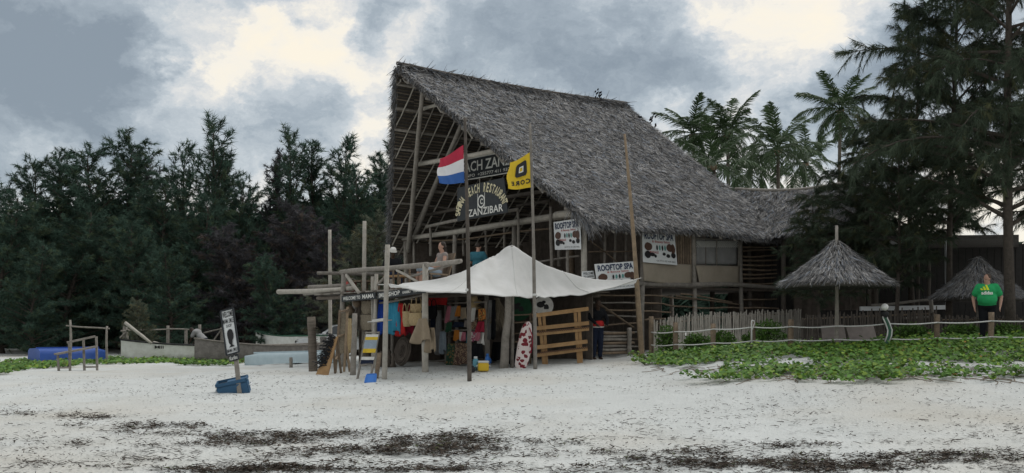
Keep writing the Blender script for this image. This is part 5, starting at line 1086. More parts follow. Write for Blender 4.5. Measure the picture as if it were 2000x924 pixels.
# ================================================================ BOATS, CAR, BENCH ON THE LEFT
def boat(name, label, stern, bow, beam, h, m, m_in=None, sheer=.18, rail='rubber', flat_stern=True, seats=2, draft=0.0, upside=False, extra=None):
    """stern and bow points on the ground; lofted hull with thickness"""
    stern, bow = Vector(stern), Vector(bow); L = (bow - stern).length; xd = (bow - stern).normalized(); yd = Vector((-xd.y, xd.x, 0)); c = (stern + bow) / 2; r = thing(name, c, label, 'boat'); n = 22; secs = []; ins = []
    for i in range(n + 1):
        f = i / n; wd = beam / 2 * ((1 - f ** 3.2) * (.78 + .22 * min(1, f * 3)) if flat_stern else math.sin(math.pi * min(max(f, .002), .998)) ** .55); wd = max(wd, .012); top = h * (1 + sheer * (2 * f - .75) ** 2 * (1.6 if f > .4 else .5)); keel = h * .35 * max(0, f - .82) / .18 * .6
        rows = []; inn = []
        for k in range(13):
            a = -1 + 2 * k / 12; s = math.copysign(abs(a) ** .8, a); u = abs(a); z = keel + (top - keel) * (max(0, (u - .35) / .65) ** 1.15); y = wd * math.copysign(min(1, u / .42) ** .9 * (.80 + .20 * u), a)
            rows.append((f, y, z)); inn.append((f, y * .93, z * .93 + .07 * (1 - u)))
        secs.append(rows); ins.append(inn)
    def wpt(q):
        z = q[2] if not upside else h * 1.1 - q[2]
        return stern + xd * (q[0] * L) + yd * q[1] + Vector((0, 0, z - draft))
    S = [[wpt(q) for q in row] for row in secs]; I = [[wpt(q) for q in row] for row in ins]
    mb = MB(); mb.sheet(S); mb.quad(*S[0]); mb.build('hull', m, r, True)
    if not upside:
        mb = MB(); mb.sheet(I); mb.quad(*I[0]); mb.build('inside', m_in or m, r, True)
        for e in (0, 12): mb = MB(); mb.tube([row[e] + Vector((0, 0, .01)) for row in S], .035, 6); mb.build('gunwale', rail, r, True)
        mb = MB(); mb.bar(S[0][0], S[0][12], .06, .06); mb.build('transom_rail', rail, r)
        for k in range(seats): f = .28 + .3 * k; i = int(f * n); a, b_ = I[i][1], I[i][11]; mb = MB(); mb.bar(a + Vector((0, 0, -.12)), b_ + Vector((0, 0, -.12)), .26, .035); mb.build('seat', m_in or 'pole_grey', r)
    else:
        mb = MB(); mb.bar(wpt((.03, 0, -.02)), wpt((.9, 0, -.02)), .06, .06); mb.build('keel', m, r)
    return r, S, xd, yd
a, b_ = DR(W(236, 700, 38.5)), DR(W(468, 700, 42.5))
r, S, xd, yd = boat('dinghy', 'white dinghy with dark gunwale and worn name beside the rail', b_, a, 1.6, .62, 'boat_white', 'boat_grey', .16)
s_ = 0 if S[10][0].y < S[10][12].y else 12; A_, B_ = S[18][s_], S[6][s_]; A_, B_ = (A_, B_) if A_.x < B_.x else (B_, A_)
cs = [A_ - Vector((0, .06, .08)), B_ - Vector((0, .06, .08)), B_ - Vector((0, .03, .26)), A_ - Vector((0, .03, .26))]
for body, x0, x1, m in (('MILKA', .08, .38, 'ink_black'), ('*', .44, .48, 'plastic_yellow'), ('WEST', .52, .74, 'ink_black'), ('12', .80, .88, 'ink_black')): put_text(r, cs, body, x0, x1, .25, .9, m, .02, off=.03)
a, b_ = DR(W(380, 700, 36.5)), DR(W(640, 700, 41.0)); boat('rowing_boat', 'weathered grey wooden boat with peeling bow next to the white dinghy', b_, a, 1.5, .60, 'boat_grey', 'boat_grey', .22, 'pole_grey')
a, b_ = DR(W(640, 700, 44)), DR(W(500, 700, 46)); boat('dinghy', 'green-rimmed white dinghy parked behind the grey boat', a, b_, 1.5, .95, 'boat_white', 'boat_grey', .1, 'lamp_green')
a, b_ = DR(W(665, 703, 33.5)), DR(W(478, 700, 34.5)); boat('hull', 'long pale blue hull lying low on the sand behind the welcome sign', a, b_, 1.1, .36, 'boat_pale_blue', None, .1, upside=True, flat_stern=True)
a, b_ = DR(W(66, 706, 37)), DR(W(206, 704, 39)); boat('overturned_boat', 'overturned bright blue boat resting on the creeper crest', a, b_, 1.6, .50, 'boat_blue', None, .1, upside=True)
# driftwood leaning on the white dinghy and rail behind
def drift(px0, py0, px1, py1, d, r, lab, m='pole_pale'):
    p, q = W(px0, py0, d), W(px1, py1, d); mb = MB(); mb.pole(p, q, r, r * .8, .01); tag(mb.build('plank', m, None, True, loc=p), lab, 'timber')
drift(244, 630, 296, 671, 38.4, .07, 'pale timber propped across the bow of the white dinghy'); drift(299, 670, 330, 678, 39.6, .09, 'short pale plank lying inside the white dinghy')
RF_ = thing('pole_rail', DR(W(330, 690, 43)), 'rustic pole rail running behind the white dinghy', 'rail')
def rp(name, a, b_, r): mb = MB(); mb.pole(a, b_, r, r * .85, .012); mb.build(name, 'pole_grey', RF_, True)
for px, top in ((243, 633), (248, 636), (268, 672 - 20), (328, 636), (363, 642), (390, 634), (433, 640)): p = DR(W(px, 690, 43), -.2); rp('post', p, W(px, top, 43), .075)
for a in ((236, 646, 330, 643), (326, 642, 372, 644), (398, 650, 435, 642), (418, 664, 432, 644), (234, 660, 246, 648), (262, 634, 274, 618)): rp('rail', W(a[0], a[1], 42.9), W(a[2], a[3], 42.9), .035)
RG_ = thing('clothes_line_frame', DR(W(170, 700, 37)), 'two thin posts joined by a pole behind the crooked bench', 'frame')
for px, top in ((137, 625), (209, 637)): mb = MB(); mb.pole(DR(W(px, 700, 36), -.2), W(px, top, 36), .05, .04); mb.build('post', 'pole_grey', RG_, True)
mb = MB(); mb.pole(W(129, 636, 36), W(214, 642, 36), .03, .03); mb.build('crossbar', 'pole_grey', RG_, True)
# crooked bench
def bench():
    d = 30.0; r = thing('bench', DR(W(150, 728, d)), 'crooked weathered wooden bench on the sand beside the blue boat', 'bench'); f, k = d - .35, d + .35
    for px, base, top, dd in ((115, 0, 694, f), (137, 0, 669, f + .1), (165, 0, 664, k - .1), (190, 0, 657, k)): mb = MB(); mb.bar(DR(W(px, 720, dd), -.05), W(px - 2, top, dd), .06, .05); mb.build('leg', 'pole_grey', r)
    mb = MB(); mb.bar(W(108, 692, f - .1), W(188, 677, k), .30, .05, (0, 0, 1)); mb.build('seat', 'pole_grey', r); mb = MB(); mb.bar(W(131, 669, f + .1), W(186, 657, k + .02), .05, .06); mb.build('top_rail', 'pole_grey', r)
    mb = MB(); mb.bar(DR(W(115, 728, f), .1), DR(W(137, 728, f + .1), .1), .04, .05); mb.build('stretcher', 'pole_grey', r); mb = MB(); mb.bar(DR(W(165, 722, k - .1), .1), DR(W(192, 720, k), .1), .04, .05); mb.build('stretcher', 'pole_grey', r)
bench()
# white car
def car():
    d = 45.0; c = DR(W(668, 700, d)); r = thing('car', c, 'white car parked behind the boats and the bare post', 'car'); yaw = R(200); M = Matrix.Rotation(yaw, 3, 'Z')
    def T(x, y, z): return c + M @ Vector((x, y, z))
    prof = [(2.1, .35), (2.16, .62), (2.05, .80), (1.15, 1.0), (.55, 1.42), (-.2, 1.52), (-1.2, 1.48), (-1.95, 1.02), (-2.1, .85), (-2.12, .35)]
    def half(z): return .84 if z < 1.0 else .84 - (z - 1.0) * .34
    g = []
    for f in np.linspace(-1, 1, 9): g.append([T(x, f * half(z) * (1.0 if abs(f) < .99 else .985), z - (.03 if abs(f) > .9 else 0)) for x, z in prof])
    mb = MB(); mb.sheet(g); mb.quad(*g[0]); mb.quad(*g[-1]); mb.build('body', 'car_white', r, False)
    q = MB(); q.panel(T(1.08, -.74, 1.04), T(1.08, .74, 1.04), T(.57, .64, 1.41), T(.57, -.64, 1.41), .02, tuple(M @ Vector((.6, 0, .7)))); q.build('windscreen', 'glass_dark', r)
    for s in (-1, 1):
        for pts in (((.95, 1.02), (.50, 1.38), (-.10, 1.44), (-.12, 1.02)), ((-.2, 1.02), (-.18, 1.44), (-1.1, 1.40), (-1.4, 1.02))): q = MB(); w = [T(x, s * (half(z) + .012), z) for x, z in pts]; q.quad(*w); q.build('side_window', 'glass_dark', r)
        q = MB(); q.ell(T(.98, s * .97, 1.06), (.09, .12, .08), 10, 7, M); q.build('wing_mirror', 'car_white', r, True); q = MB(); q.ell(T(2.04, s * .62, .73), (.12, .2, .09), 10, 7, M); q.build('headlight', 'chrome', r, True)
        for x in (1.35, -1.35):
            q = MB(); q.lathe([(.05, -.11), (.31, -.11), (.335, 0), (.31, .11), (.05, .11)], T(x, s * .80, .33), 20, tuple(M @ Vector((0, s, 0)))); wh = q.build('wheel', 'rubber', r, True); q = MB(); q.lathe([(.02, .10), (.2, .115), (.21, .09), (.02, .08)], T(x, s * .82, .33), 16, tuple(M @ Vector((0, s, 0)))); q.build('rim', 'chrome', wh, True)
    q = MB(); q.box(T(2.12, 0, .5), (.1, 1.6, .2), yaw); q.build('bumper', 'car_white', r, bevel=.03); q = MB(); q.box(T(2.15, 0, .68), (.06, .8, .1), yaw); q.build('grille', 'rubber', r)
car()
# welcome sign on the leaning post with the blue cool box
def welcome_sign():
    b = G(468, 768); d = b.y; r = thing('welcome_sign', b, 'leaning white welcome sign with afro head silhouette on a grey post', 'sign'); mb = MB(); mb.bar(b - Vector((0, 0, .3)) + Vector((.03, 0, 0)), W(451, 602, d + .05), .085, .05, (0, 1, 0)); mb.build('post', 'pole_grey', r)
    cs = [W(431, 608, d - .02), W(455, 602, d - .05), W(467, 687, d - .05), W(443, 694, d - .02)]; nr = (cs[2] - cs[3]).cross(cs[0] - cs[3]).normalized()
    mb = MB(); mb.panel(*cs, .03, tuple(-nr)); pn = mb.build('panel', 'banner_white', r)
    for a, e in ((0, 1), (1, 2), (2, 3), (3, 0)): mb = MB(); mb.bar(cs[a], cs[e], .03, .04, tuple(nr)); mb.build('frame_bar', 'board_black', r)
    put_text(r, cs, 'WELCOME', .10, .92, .83, .96, 'ink_black', .02); put_text(r, cs, 'MAMA SMILE', .08, .92, .69, .80, 'ink_black', .01); put_text(r, cs, 'SHOP', .28, .72, .60, .67, 'ink_black', .01); put_text(r, cs, 'MAMA SMILE', .10, .92, .04, .12, 'ink_black', .015)
    for x, y, a, e in ((.52, .42, .27, .145), (.47, .30, .17, .10)): picture_blob(r, cs, x, y, a, e, 'ink_black', 'silhouette', off=.014 + x * .004)
    def q(pts): mb = MB(); mb.quad(*[uv(cs, *p) + nr * .02 for p in pts]); mb.build('silhouette', 'ink_black', r)
    q(((.40, .30), (.62, .30), (.60, .20), (.76, .15), (.30, .15), (.46, .20)))
    c2 = [cs[3] + (cs[2] - cs[3]) * .12 - Vector((0, 0, .03)), cs[2] - (cs[2] - cs[3]) * .1 - Vector((0, 0, .03))]; c2 += [c2[1] + Vector((.02, 0, -.12)), c2[0] + Vector((.02, 0, -.12))]; mb = MB(); mb.panel(*c2, .02, tuple(-nr)); mb.build('small_panel', 'board_black', r); put_text(r, c2, 'Karibu', .12, .9, .2, .85, 'white_paint', .01)
    c = G(452, 768) + Vector((-.02, -.12, -.06)); cooler('cool_box', 'worn blue cool box tilted in the sand against the sign post', c + Vector((.05, .30, 0)), .62, .34, .34, R(8), 'cooler_blue', 'cooler_white', Matrix.Rotation(R(-12), 3, 'Y') @ Matrix.Rotation(R(10), 3, 'X'), True)
welcome_sign()
# net heap on the creeper
c = G(430, 699); mb = MB()
for k in range(40): a = random.uniform(0, 6.3); rr = random.uniform(.05, .35); p = c + Vector((math.cos(a) * rr, math.sin(a) * rr * .7, .16 - rr * .3)); q = p + Vector((random.uniform(-.3, .3), random.uniform(-.2, .2), random.uniform(-.05, .08))); mb.tube([p, (p + q) / 2 + Vector((0, 0, .06)), q], .03, 5)
tag(mb.build('fishing_net', 'cloth_navy', None, True, loc=c), 'dark heap of fishing net on the creeper before the grey boat', 'net')

# ================================================================ GARDEN ON THE RIGHT
FEN = [(1272, 690, 27.3), (1319, 672, 26.2), (1393, 668, 25.4), (1470, 664, 24.8), (1545, 663, 24.3), (1634, 664, 23.8), (1735, 664, 23.5), (1830, 664, 23.3), (1936, 664, 23.1), (2060, 664, 22.9)]
def rope_fence():
    r = thing('rope_fence', DR(W(1600, 664, 24)), 'low rope fence of grey posts and white ropes along the creeper bank', 'fence'); tops = []; lows = []
    for i, (px, py, d) in enumerate(FEN):
        b = DR(W(px, py, d)); ty = [618, 630, 632, 628, 624, 640, 628, 614, 610, 612][i]; top = W(px, ty, d); lows.append((px, d))
        if i not in (5, 6): mb = MB(); mb.pole(b - Vector((0, 0, .25)), top, .07, .065, .01, 8); mb.build('post', 'pole_brown', r, True)
    up = [(1272, 649), (1319, 648), (1393, 643), (1470, 639), (1545, 638), (1634, 637), (1735, 632), (1830, 630), (1936, 627), (2060, 624)]; lo = [(1272, 674), (1319, 673), (1393, 670), (1470, 666), (1545, 664), (1634, 663), (1735, 662), (1830, 660), (1936, 658), (2060, 656)]
    for line in (up, lo):
        for i in range(len(line) - 1):
            a, b_ = W(*line[i], FEN[i][2] - .08), W(*line[i + 1], FEN[i + 1][2] - .08); mb = MB(); mb.tube([a.lerp(b_, f) - Vector((0, 0, .03 * math.sin(math.pi * f))) for f in np.linspace(0, 1, 7)], .016, 6); mb.build('rope', 'rope_white', r, True)
rope_fence()
def stick_fence(label, pts, h, n, m):
    """pts: plan polyline; sticks are parts that share a few meshes"""
    P = [Vector(p) for p in pts]; b = DR(P[0]); r = thing('stick_fence', b, label, 'fence'); meshes = []
    for k in range(4): mb = MB(); mb.pole((0, 0, -.15), (random.uniform(-.04, .04), 0, h * random.uniform(.93, 1.05)), .024, .017, .015, 5, 4); o = mb.build('stick', m); meshes.append(o.data); bpy.data.objects.remove(o)
    seg = [(P[i + 1] - P[i]).length for i in range(len(P) - 1)]; tot = sum(seg)
    for k in range(n):
        q = tot * (k + random.uniform(-.3, .3)) / n; i = 0; q = min(max(q, 0), tot - 1e-3)
        while q > seg[i]: q -= seg[i]; i += 1
        p = DR(P[i].lerp(P[i + 1], q / seg[i])) + Vector((0, random.uniform(-.02, .02), 0)); o = bpy.data.objects.new('stick', meshes[k % 4]); COL.objects.link(o); o.parent = r; o.location = p - b; o.rotation_euler = (random.uniform(-.03, .03), random.uniform(-.04, .04), random.uniform(0, 6)); o.scale = (1, 1, random.uniform(.93, 1.07))
    for z in (.3, .85): mb = MB(); mb.tube([DR(p, h * z) + Vector((0, .05, 0)) for p in P], .025, 5); mb.build('rail', 'pole_brown', r, True)
    return r
stick_fence('pale stick fence along the long side of the restaurant', [SW(1276, 650, -1.6), SW(1420, 650, -1.5), SW(1565, 650, -1.3)], 1.02, 190, 'pole_pale')
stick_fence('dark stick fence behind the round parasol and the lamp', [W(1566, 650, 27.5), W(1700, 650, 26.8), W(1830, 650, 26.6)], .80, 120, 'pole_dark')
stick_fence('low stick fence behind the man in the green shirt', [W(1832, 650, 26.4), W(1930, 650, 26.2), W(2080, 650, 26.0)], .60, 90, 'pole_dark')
# thatched parasols
def parasol(label, base, ztop, zrim, rad, seed, two=True, post_r=.075, spike=0):
    r = thing('thatched_parasol', base, label, 'parasol'); mb = MB(); mb.pole(base - Vector((0, 0, .3)), Vector((base.x, base.y, ztop + spike)), post_r, post_r * .7, .004, 8); mb.build('post', 'pole_grey', r, True)
    H = ztop - zrim; prof = [(0.03, H), (.10, H * .96), (.28 * rad, H * .70), (.55 * rad, H * .44), (.8 * rad, H * .20), (rad, 0)]; inner = [(q * .97, z - .09) for q, z in prof[::-1]]
    mb = MB(); mb.lathe(prof + inner, Vector((base.x, base.y, zrim)), 26); rf = mb.build('roof', 'thatch_base', r, True); rng = np.random.default_rng(seed); n = 7500
    f = np.sqrt(rng.random(n)) ; a = rng.random(n) * 2 * np.pi; pr = np.array([q for q, z in prof]); pz = np.array([z for q, z in prof]); rr = f * rad; zz = np.interp(rr, pr, pz); z2 = np.interp(np.minimum(rr + .05, rad), pr, pz)
    lay = (np.floor(f * 4.2) % 2); P = np.stack([base.x + np.cos(a) * rr, base.y + np.sin(a) * rr, zrim + zz + .03 + rng.random(n) * .06], 1); sl = (z2 - zz) / .05; sl = np.where(rr > rad - .06, -.5, sl); D = np.stack([np.cos(a), np.sin(a), sl], 1); D = unit(unit(D) + rng.normal(0, .16, (n, 3))); Wd = unit(np.cross(D, np.array([[0, 0, 1.]])) + rng.normal(0, .25, (n, 3)))
    tag(np_mesh('thatch', blades(P, D, Wd, rng.uniform(.10, .30, n), rng.uniform(.012, .032, n), .3), 4, 'thatch', rf, col=tone(rng, n, .35, 1.75)), kind='stuff')
    for k in range(8): a = k * math.pi / 4 + .2; q = MB(); q.pole(Vector((base.x, base.y, zrim + H * .8)), Vector((base.x + math.cos(a) * rad * .9, base.y + math.sin(a) * rad * .9, zrim + .0)), .03, .025); q.build('rib', 'pole_grey', rf, True)
b = DR(W(1634, 664, 23.9)); parasol('round thatched parasol on a pale post inside the rope fence', b, W(1634, 474, 23.9).z, W(1634, 556, 23.9).z, 1.28, 61, True, .05, .42)
b = DR(W(1912, 650, 27.5)); parasol('lower thatched parasol behind the man in the green shirt', b, W(1905, 506, 27.5).z, W(1905, 582, 27.5).z, 1.2, 62)
b = DR(W(1975, 650, 25.6)); 
# lamp with globe on a wavy post
def lamp():
    b = DR(W(1735, 664, 23.4)); r = thing('garden_lamp', b, 'garden lamp with white globe on a wavy white and green post', 'lamp'); d = b.y; pts = [W(1731, 668, d), W(1736, 655, d), W(1737, 645, d), W(1733, 633, d), W(1728, 622, d), W(1727, 616, d)]; mb = MB(); mb.tube([pts[0] - Vector((0, 0, .2))] + pts, .055, 8); mb.build('post', 'lamp_green', r, True)
    for s in (-.05, .05): mb = MB(); mb.tube([p + Vector((s, -.035, 0)) for p in pts], .018, 6); mb.build('rope', 'rope_white', r, True)
    mb = MB(); mb.lathe([(.05, -.12), (.09, -.08), (.10, .0), (.07, .03)], W(1728, 611, d), 14); mb.build('holder', 'rubber', r, True); mb = MB(); mb.ell(W(1728, 600, d), .088, 18, 12); mb.build('globe', 'lamp_glass', r, True)
    b2 = DR(W(1468, 664, 24.6)); mb = MB(); r2 = thing('stand_pipe', b2, 'thin white pipe with bent top at a rope fence post', 'pipe'); mb.tube([b2 - Vector((0, 0, .1)), W(1468, 630, b2.y), W(1469, 626, b2.y), W(1474, 628, b2.y)], .022, 7); mb.build('pipe', 'rope_white', r2, True); mb = MB(); mb.pole(W(1474, 630, b2.y), W(1469, 645, b2.y), .014, .014); mb.build('branch_pipe', 'rope_white', r2, True)
lamp()
for x0, x1, x2, x3, lab in ((1604, 1648, 1656, 1608, 'pale grey tabletop board leaning left of the parasol post'), (1652, 1706, 1716, 1664, 'pale grey tabletop board leaning right of the parasol post')):
    d = 24.6; c = DR(W((x2 + x3) / 2, 664, d)); mb = MB(); tl, tr_ = W(x0, 637, d + .28), W(x1, 635, d + .28); br, bl_ = DR(W(x2, 664, d)), DR(W(x3, 664, d)); mb.panel(tl, tr_, br, bl_, .035, (0, .8, .3)); tag(mb.build('tabletop', 'cloth_mauve', None, loc=c), lab, 'board')
# dark pavilion with white frames
def pavilion():
    d = 30.0; r = thing('pavilion', DR(W(1770, 650, d)), 'dark open pavilion with white sill and white post behind the garden', 'building')
    def bar(a, b_, w, h, m, nm, dd=d, up=(0, 0, 1)): mb = MB(); mb.bar(W(*a, dd), W(*b_, dd), w, h, up); mb.build(nm, m, r)
    bar((1680, 603), (1858, 600), .12, .13, 'steel_white', 'sill'); bar((1852, 606), (1850, 470), .13, .12, 'steel_white', 'white_post', up=(0, 1, 0)); bar((1738, 474), (1842, 465), .14, .12, 'steel_white', 'lintel')
    for px in (1700, 1792, 1812, 1712): mb = MB(); mb.pole(DR(W(px, 650, d + .05), -.2), W(px, 472, d + .05), .06, .05); mb.build('post', 'pole_dark', r, True)
    mb = MB(); mb.panel(W(1560, 470, d - .3), W(1990, 466, d - .3), W(1990, 486, d + 5), W(1560, 490, d + 5), .12, (0, 0, 1)); mb.build('roof', 'thatch_base', r)
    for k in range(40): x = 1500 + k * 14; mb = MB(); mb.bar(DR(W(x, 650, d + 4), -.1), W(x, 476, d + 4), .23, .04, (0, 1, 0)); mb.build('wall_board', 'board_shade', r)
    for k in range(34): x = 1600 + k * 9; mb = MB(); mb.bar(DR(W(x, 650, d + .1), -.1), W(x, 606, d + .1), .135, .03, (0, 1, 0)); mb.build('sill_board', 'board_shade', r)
    mb = MB(); mb.pole(W(1702, 596, d - .4), W(1815, 585, d - .4), .045, .04); mb.build('rail', 'pole_grey', r, True); mb = MB(); mb.pole(W(1764, 622, d - 1), W(1825, 618, d - 1), .035, .03); mb.build('rail', 'pole_grey', r, True); mb = MB(); mb.pole(DR(W(1820, 650, d - .6), -.1), W(1818, 585, d - .6), .06, .06); mb.build('post', 'pole_grey', r, True)
pavilion()
# leafy bushes by the stick fence
def bush(px, py, d, rx, h, seed, lab):
    g = np.random.default_rng(seed); b = DR(W(px, py, d)); r = thing('bush', b, lab, 'bush', 'bushes along the stick fence'); n = 700; q = unit(g.normal(0, 1, (n, 3))) * (g.random((n, 1)) ** .4); P = np.array(b[:]) + q * np.array([rx, rx * .7, h * .5]) + np.array([0, 0, h * .5]); D = unit(g.normal(0, 1, (n, 3)) + np.array([0, 0, .3])); Wd = unit(np.cross(D, g.normal(0, 1, (n, 3)))); np_mesh('foliage', blades(P, D, Wd, g.uniform(.06, .14, n), g.uniform(.03, .05, n), .3), 4, 'creeper', r, col=g.uniform(.25, .9, n)[:, None] * np.ones((1, 3)))
    mb = MB()
    for k in range(5): a = k * 1.3; mb.tube([b, b + Vector((math.cos(a) * rx * .5, math.sin(a) * rx * .3, h * .8))], .012, 4)
    mb.build('stems', 'bark', r)
for i, (px, d, rx, h, lab) in enumerate(((1303, 27.0, .33, .85, 'leafy green bush at the stick fence end by the tall pole'), (1360, 26.4, .4, .5, 'low bush between the first rope posts'), (1410, 26.0, .4, .5, 'low bush behind the second rope post'), (1500, 25.8, .5, .75, 'round dark bush under the parasol edge'), (1475, 26.2, .35, .45, 'small dark bush by the white pipe'), (1780, 25.6, .5, .45, 'low bush right of the garden lamp'), (1880, 25.2, .5, .4, 'low bush left of the man in green'), (1965, 25.0, .4, .4, 'low bush at the big casuarina foot'))): bush(px, 660, d, rx, h, 70 + i, lab)

# ================================================================ PEOPLE
def remesh(mb, name, m, parent, vox=.02, it=4):
    me = bpy.data.meshes.new(name); me.from_pydata(mb.v, [], mb.f); o = bpy.data.objects.new(name, me); COL.objects.link(o); bm = bmesh.new(); bm.from_mesh(me); bmesh.ops.recalc_face_normals(bm, faces=bm.faces); bm.to_mesh(me); bm.free()
    md = o.modifiers.new('r', 'REMESH'); md.mode = 'VOXEL'; md.voxel_size = vox; sm = o.modifiers.new('s', 'SMOOTH'); sm.factor = .5; sm.iterations = it
    dg = bpy.context.evaluated_depsgraph_get(); me2 = bpy.data.meshes.new_from_object(o.evaluated_get(dg)); bpy.data.objects.remove(o); me2.materials.clear(); me2.materials.append(MAT[m]); me2.polygons.foreach_set('use_smooth', [True] * len(me2.polygons))
    return link(name, me2, parent)
STAND = dict(hip=(0, 0, .95), chest=(0, .0, 1.32), neck=(0, 0, 1.50), head=(0, .02, 1.66), sl=(-.19, 0, 1.43), sr=(.19, 0, 1.43), el=(-.27, -.03, 1.15), er=(.27, -.03, 1.15), wl=(-.28, .06, .90), wr=(.28, .06, .90), kl=(-.10, .03, .50), kr=(.10, .03, .50), fl=(-.11, 0, .06), fr=(.11, 0, .06))
def person(label, loc, yaw, pose, top, bottom, skin, hair, scale=1.0, belly=0.0, sleeves=.5, legs='trousers', bare_top=False, hat=None, vox=.02, hands=True):
    """built facing +y in local space, feet at the origin"""
    J = {k: Vector(v) for k, v in {**STAND, **pose}.items() if k not in ('long_hair', 'glasses')}; r = thing('person', (0, 0, 0), label, 'person'); B = MB()
    hip, ch, nk, hd = J['hip'], J['chest'], J['neck'], J['head']; up = (hd - nk).normalized(); fw = Vector(pose.get('face', (0, 1, 0))).normalized(); rt = fw.cross(up).normalized(); fw = up.cross(rt); HM = Matrix((rt, fw, up)).transposed()
    def limb(mb, pts, rs, n=10): mb.tube(pts, rs, n); [mb.ell(p, q, 10, 6) for p, q in zip(pts, rs)]
    def torso(mb, k=1.0, z0=-.08, top_=True):
        ax = (J['sr'] - J['sl']); ax.normalize(); upv = (ch - hip).normalized(); f2 = upv.cross(ax); f2 = -f2 if f2.dot(Vector(pose.get('front', (0, 1, 0)))) < 0 else f2; MM = Matrix((ax, f2, upv)).transposed()
        mb.ell(hip + upv * .02, (.175 * k + belly * .25, .13 * k + belly * .35, .16), 14, 9, MM); mb.ell(hip.lerp(ch, .45) + f2 * belly * .45, (.165 * k + belly * .45, .125 * k + belly * .55, .20), 14, 9, MM); mb.ell(ch + upv * .02, (.185 * k + belly * .25, .125 * k + belly * .30, .17), 14, 9, MM)
        if top_: limb(mb, [J['sl'], ch + upv * .10, J['sr']], [.075 * k + belly * .1, .09 * k, .075 * k + belly * .1])
    torso(B); limb(B, [ch + Vector((0, 0, .08)), nk, nk.lerp(hd, .5)], [.085, .062 + belly * .1, .058 + belly * .1])
    B.ell(hd + up * .03, (.076, .094, .105), 14, 10, HM); B.ell(hd - up * .055 + fw * .022, (.056 + belly * .05, .068, .062), 12, 8, HM); B.ell(hd + fw * .096 - up * .018, (.014, .022, .024), 8, 6, HM); B.ell(hd + fw * .086 + up * .026, (.05, .016, .012), 10, 6, HM); B.ell(hd + fw * .084 - up * .063, (.026, .012, .010), 8, 6, HM); B.ell(hd + fw * .07 - up * .105, (.028, .02, .018), 8, 6, HM)
    for s in (-1, 1): B.ell(hd + rt * (s * .080) + up * .0, (.012, .022, .034), 8, 6, HM)
    for s, e, w in (('sl', 'el', 'wl'), ('sr', 'er', 'wr')):
        limb(B, [J[s], J[s].lerp(J[e], .5), J[e], J[e].lerp(J[w], .35), J[w]], [.056 + belly * .06, .05 + belly * .06, .042 + belly * .03, .041 + belly * .03, .028])
        d = (J[w] - J[e]).normalized(); side = 1 if s == 'sr' else -1; sd = d.cross(Vector((side, .2, .1))).normalized(); B.ell(J[w] + d * .05, (.022, .036, .055), 10, 7, Matrix((d.cross(sd), sd, d)).transposed())
        if hands:
            for k in range(4): f0 = J[w] + d * .085 + sd * (.024 - .016 * k); ln = (.062, .07, .066, .052)[k]; cu = d.cross(sd) * side; limb(B, [f0, f0 + d * ln * .5 + cu * .006, f0 + d * ln * .9 + cu * .022], [.0095, .009, .008], 6)
            t0 = J[w] + d * .03 + sd * .03; limb(B, [t0, t0 + d * .03 + sd * .02, t0 + d * .06 + sd * .022], [.012, .011, .009], 6)
    for a, k, f in ((-.095, 'kl', 'fl'), (.095, 'kr', 'fr')):
        h0 = hip + (J['sr'] - J['sl']).normalized() * a - Vector((0, 0, .04)); limb(B, [h0, h0.lerp(J[k], .5), J[k], J[k].lerp(J[f], .35), J[f]], [.09 + belly * .05, .078 + belly * .05, .056, .055, .036]); tf = Vector(pose.get('toe', (0, 1, 0))); B.ell(J[f] + tf * .07 - Vector((0, 0, .025)), (.045, .045, .035), 10, 6); limb(B, [J[f] - tf * .03 - Vector((0, 0, .02)), J[f] + tf * .15 - Vector((0, 0, .035))], [.038, .028])
    remesh(B, 'body', skin, r, .011 if hands else .014, 2)
    if top:
        S = MB(); torso(S, 1.10); 
        if not bare_top: S.tube([ch + Vector((0, 0, .06)), nk - Vector((0, 0, .03))], [.11, .075], 12)
        for s, e, w in (('sl', 'el', 'wl'), ('sr', 'er', 'wr')):
            if sleeves > 0:
                pts = [J[s], J[s].lerp(J[e], min(1, sleeves * 1.2) * .95)]; rs = [.085 + belly * .10, .082 + belly * .08]
                if sleeves > .8: pts.append(J[w].lerp(J[e], .08)); rs = [.08, .062, .045]
                limb(S, pts, rs, 12)
        remesh(S, 'shirt', top, r, .018)
    if bottom:
        S = MB(); S.ell(hip - Vector((0, 0, .01)), (.19 + belly * .3, .145 + belly * .35, .14), 14, 8)
        for a, k, f in ((-.095, 'kl', 'fl'), (.095, 'kr', 'fr')):
            h0 = hip + (J['sr'] - J['sl']).normalized() * a - Vector((0, 0, .04)); limb(S, [h0, h0.lerp(J[k], .55), J[k]] + ([J[k].lerp(J[f], .9)] if legs == 'trousers' else []), [.115 + belly * .08, .10 + belly * .06, .085] + ([.065] if legs == 'trousers' else []), 12)
        remesh(S, 'trousers' if legs == 'trousers' else 'shorts', bottom, r, .018)
    Hh = MB(); Hh.ell(hd + up * .052 - fw * .024, (.086, .091, .092), 14, 9, HM); ho = Hh.build('hair', hair, r, True)
    if pose.get('long_hair'): S = MB(); S.ell(hd - fw * .06 - up * .06, (.075, .055, .13), 12, 8, HM); S.ell(hd - fw * .05 - up * .01, (.09, .075, .09), 12, 8, HM); S.build('hair', hair, r, True)
    E = MB()
    for s in (-1, 1): E.ell(hd + fw * .084 + up * .012 + rt * (s * .030), (.011, .007, .006), 8, 5, HM)
    E.build('eyes' if not pose.get('glasses') else 'sunglasses', 'ink_black', r, True)
    if hat: S = MB(); S.lathe([(.01, .17), (.06, .165), (.095, .12), (.102, .06), (.10, .045), (.13, .035)], hd, 16, tuple(up)); S.build('hat', hat, r, True)
    place(r, loc, yaw, scale); return r
def hair_cut(): pass
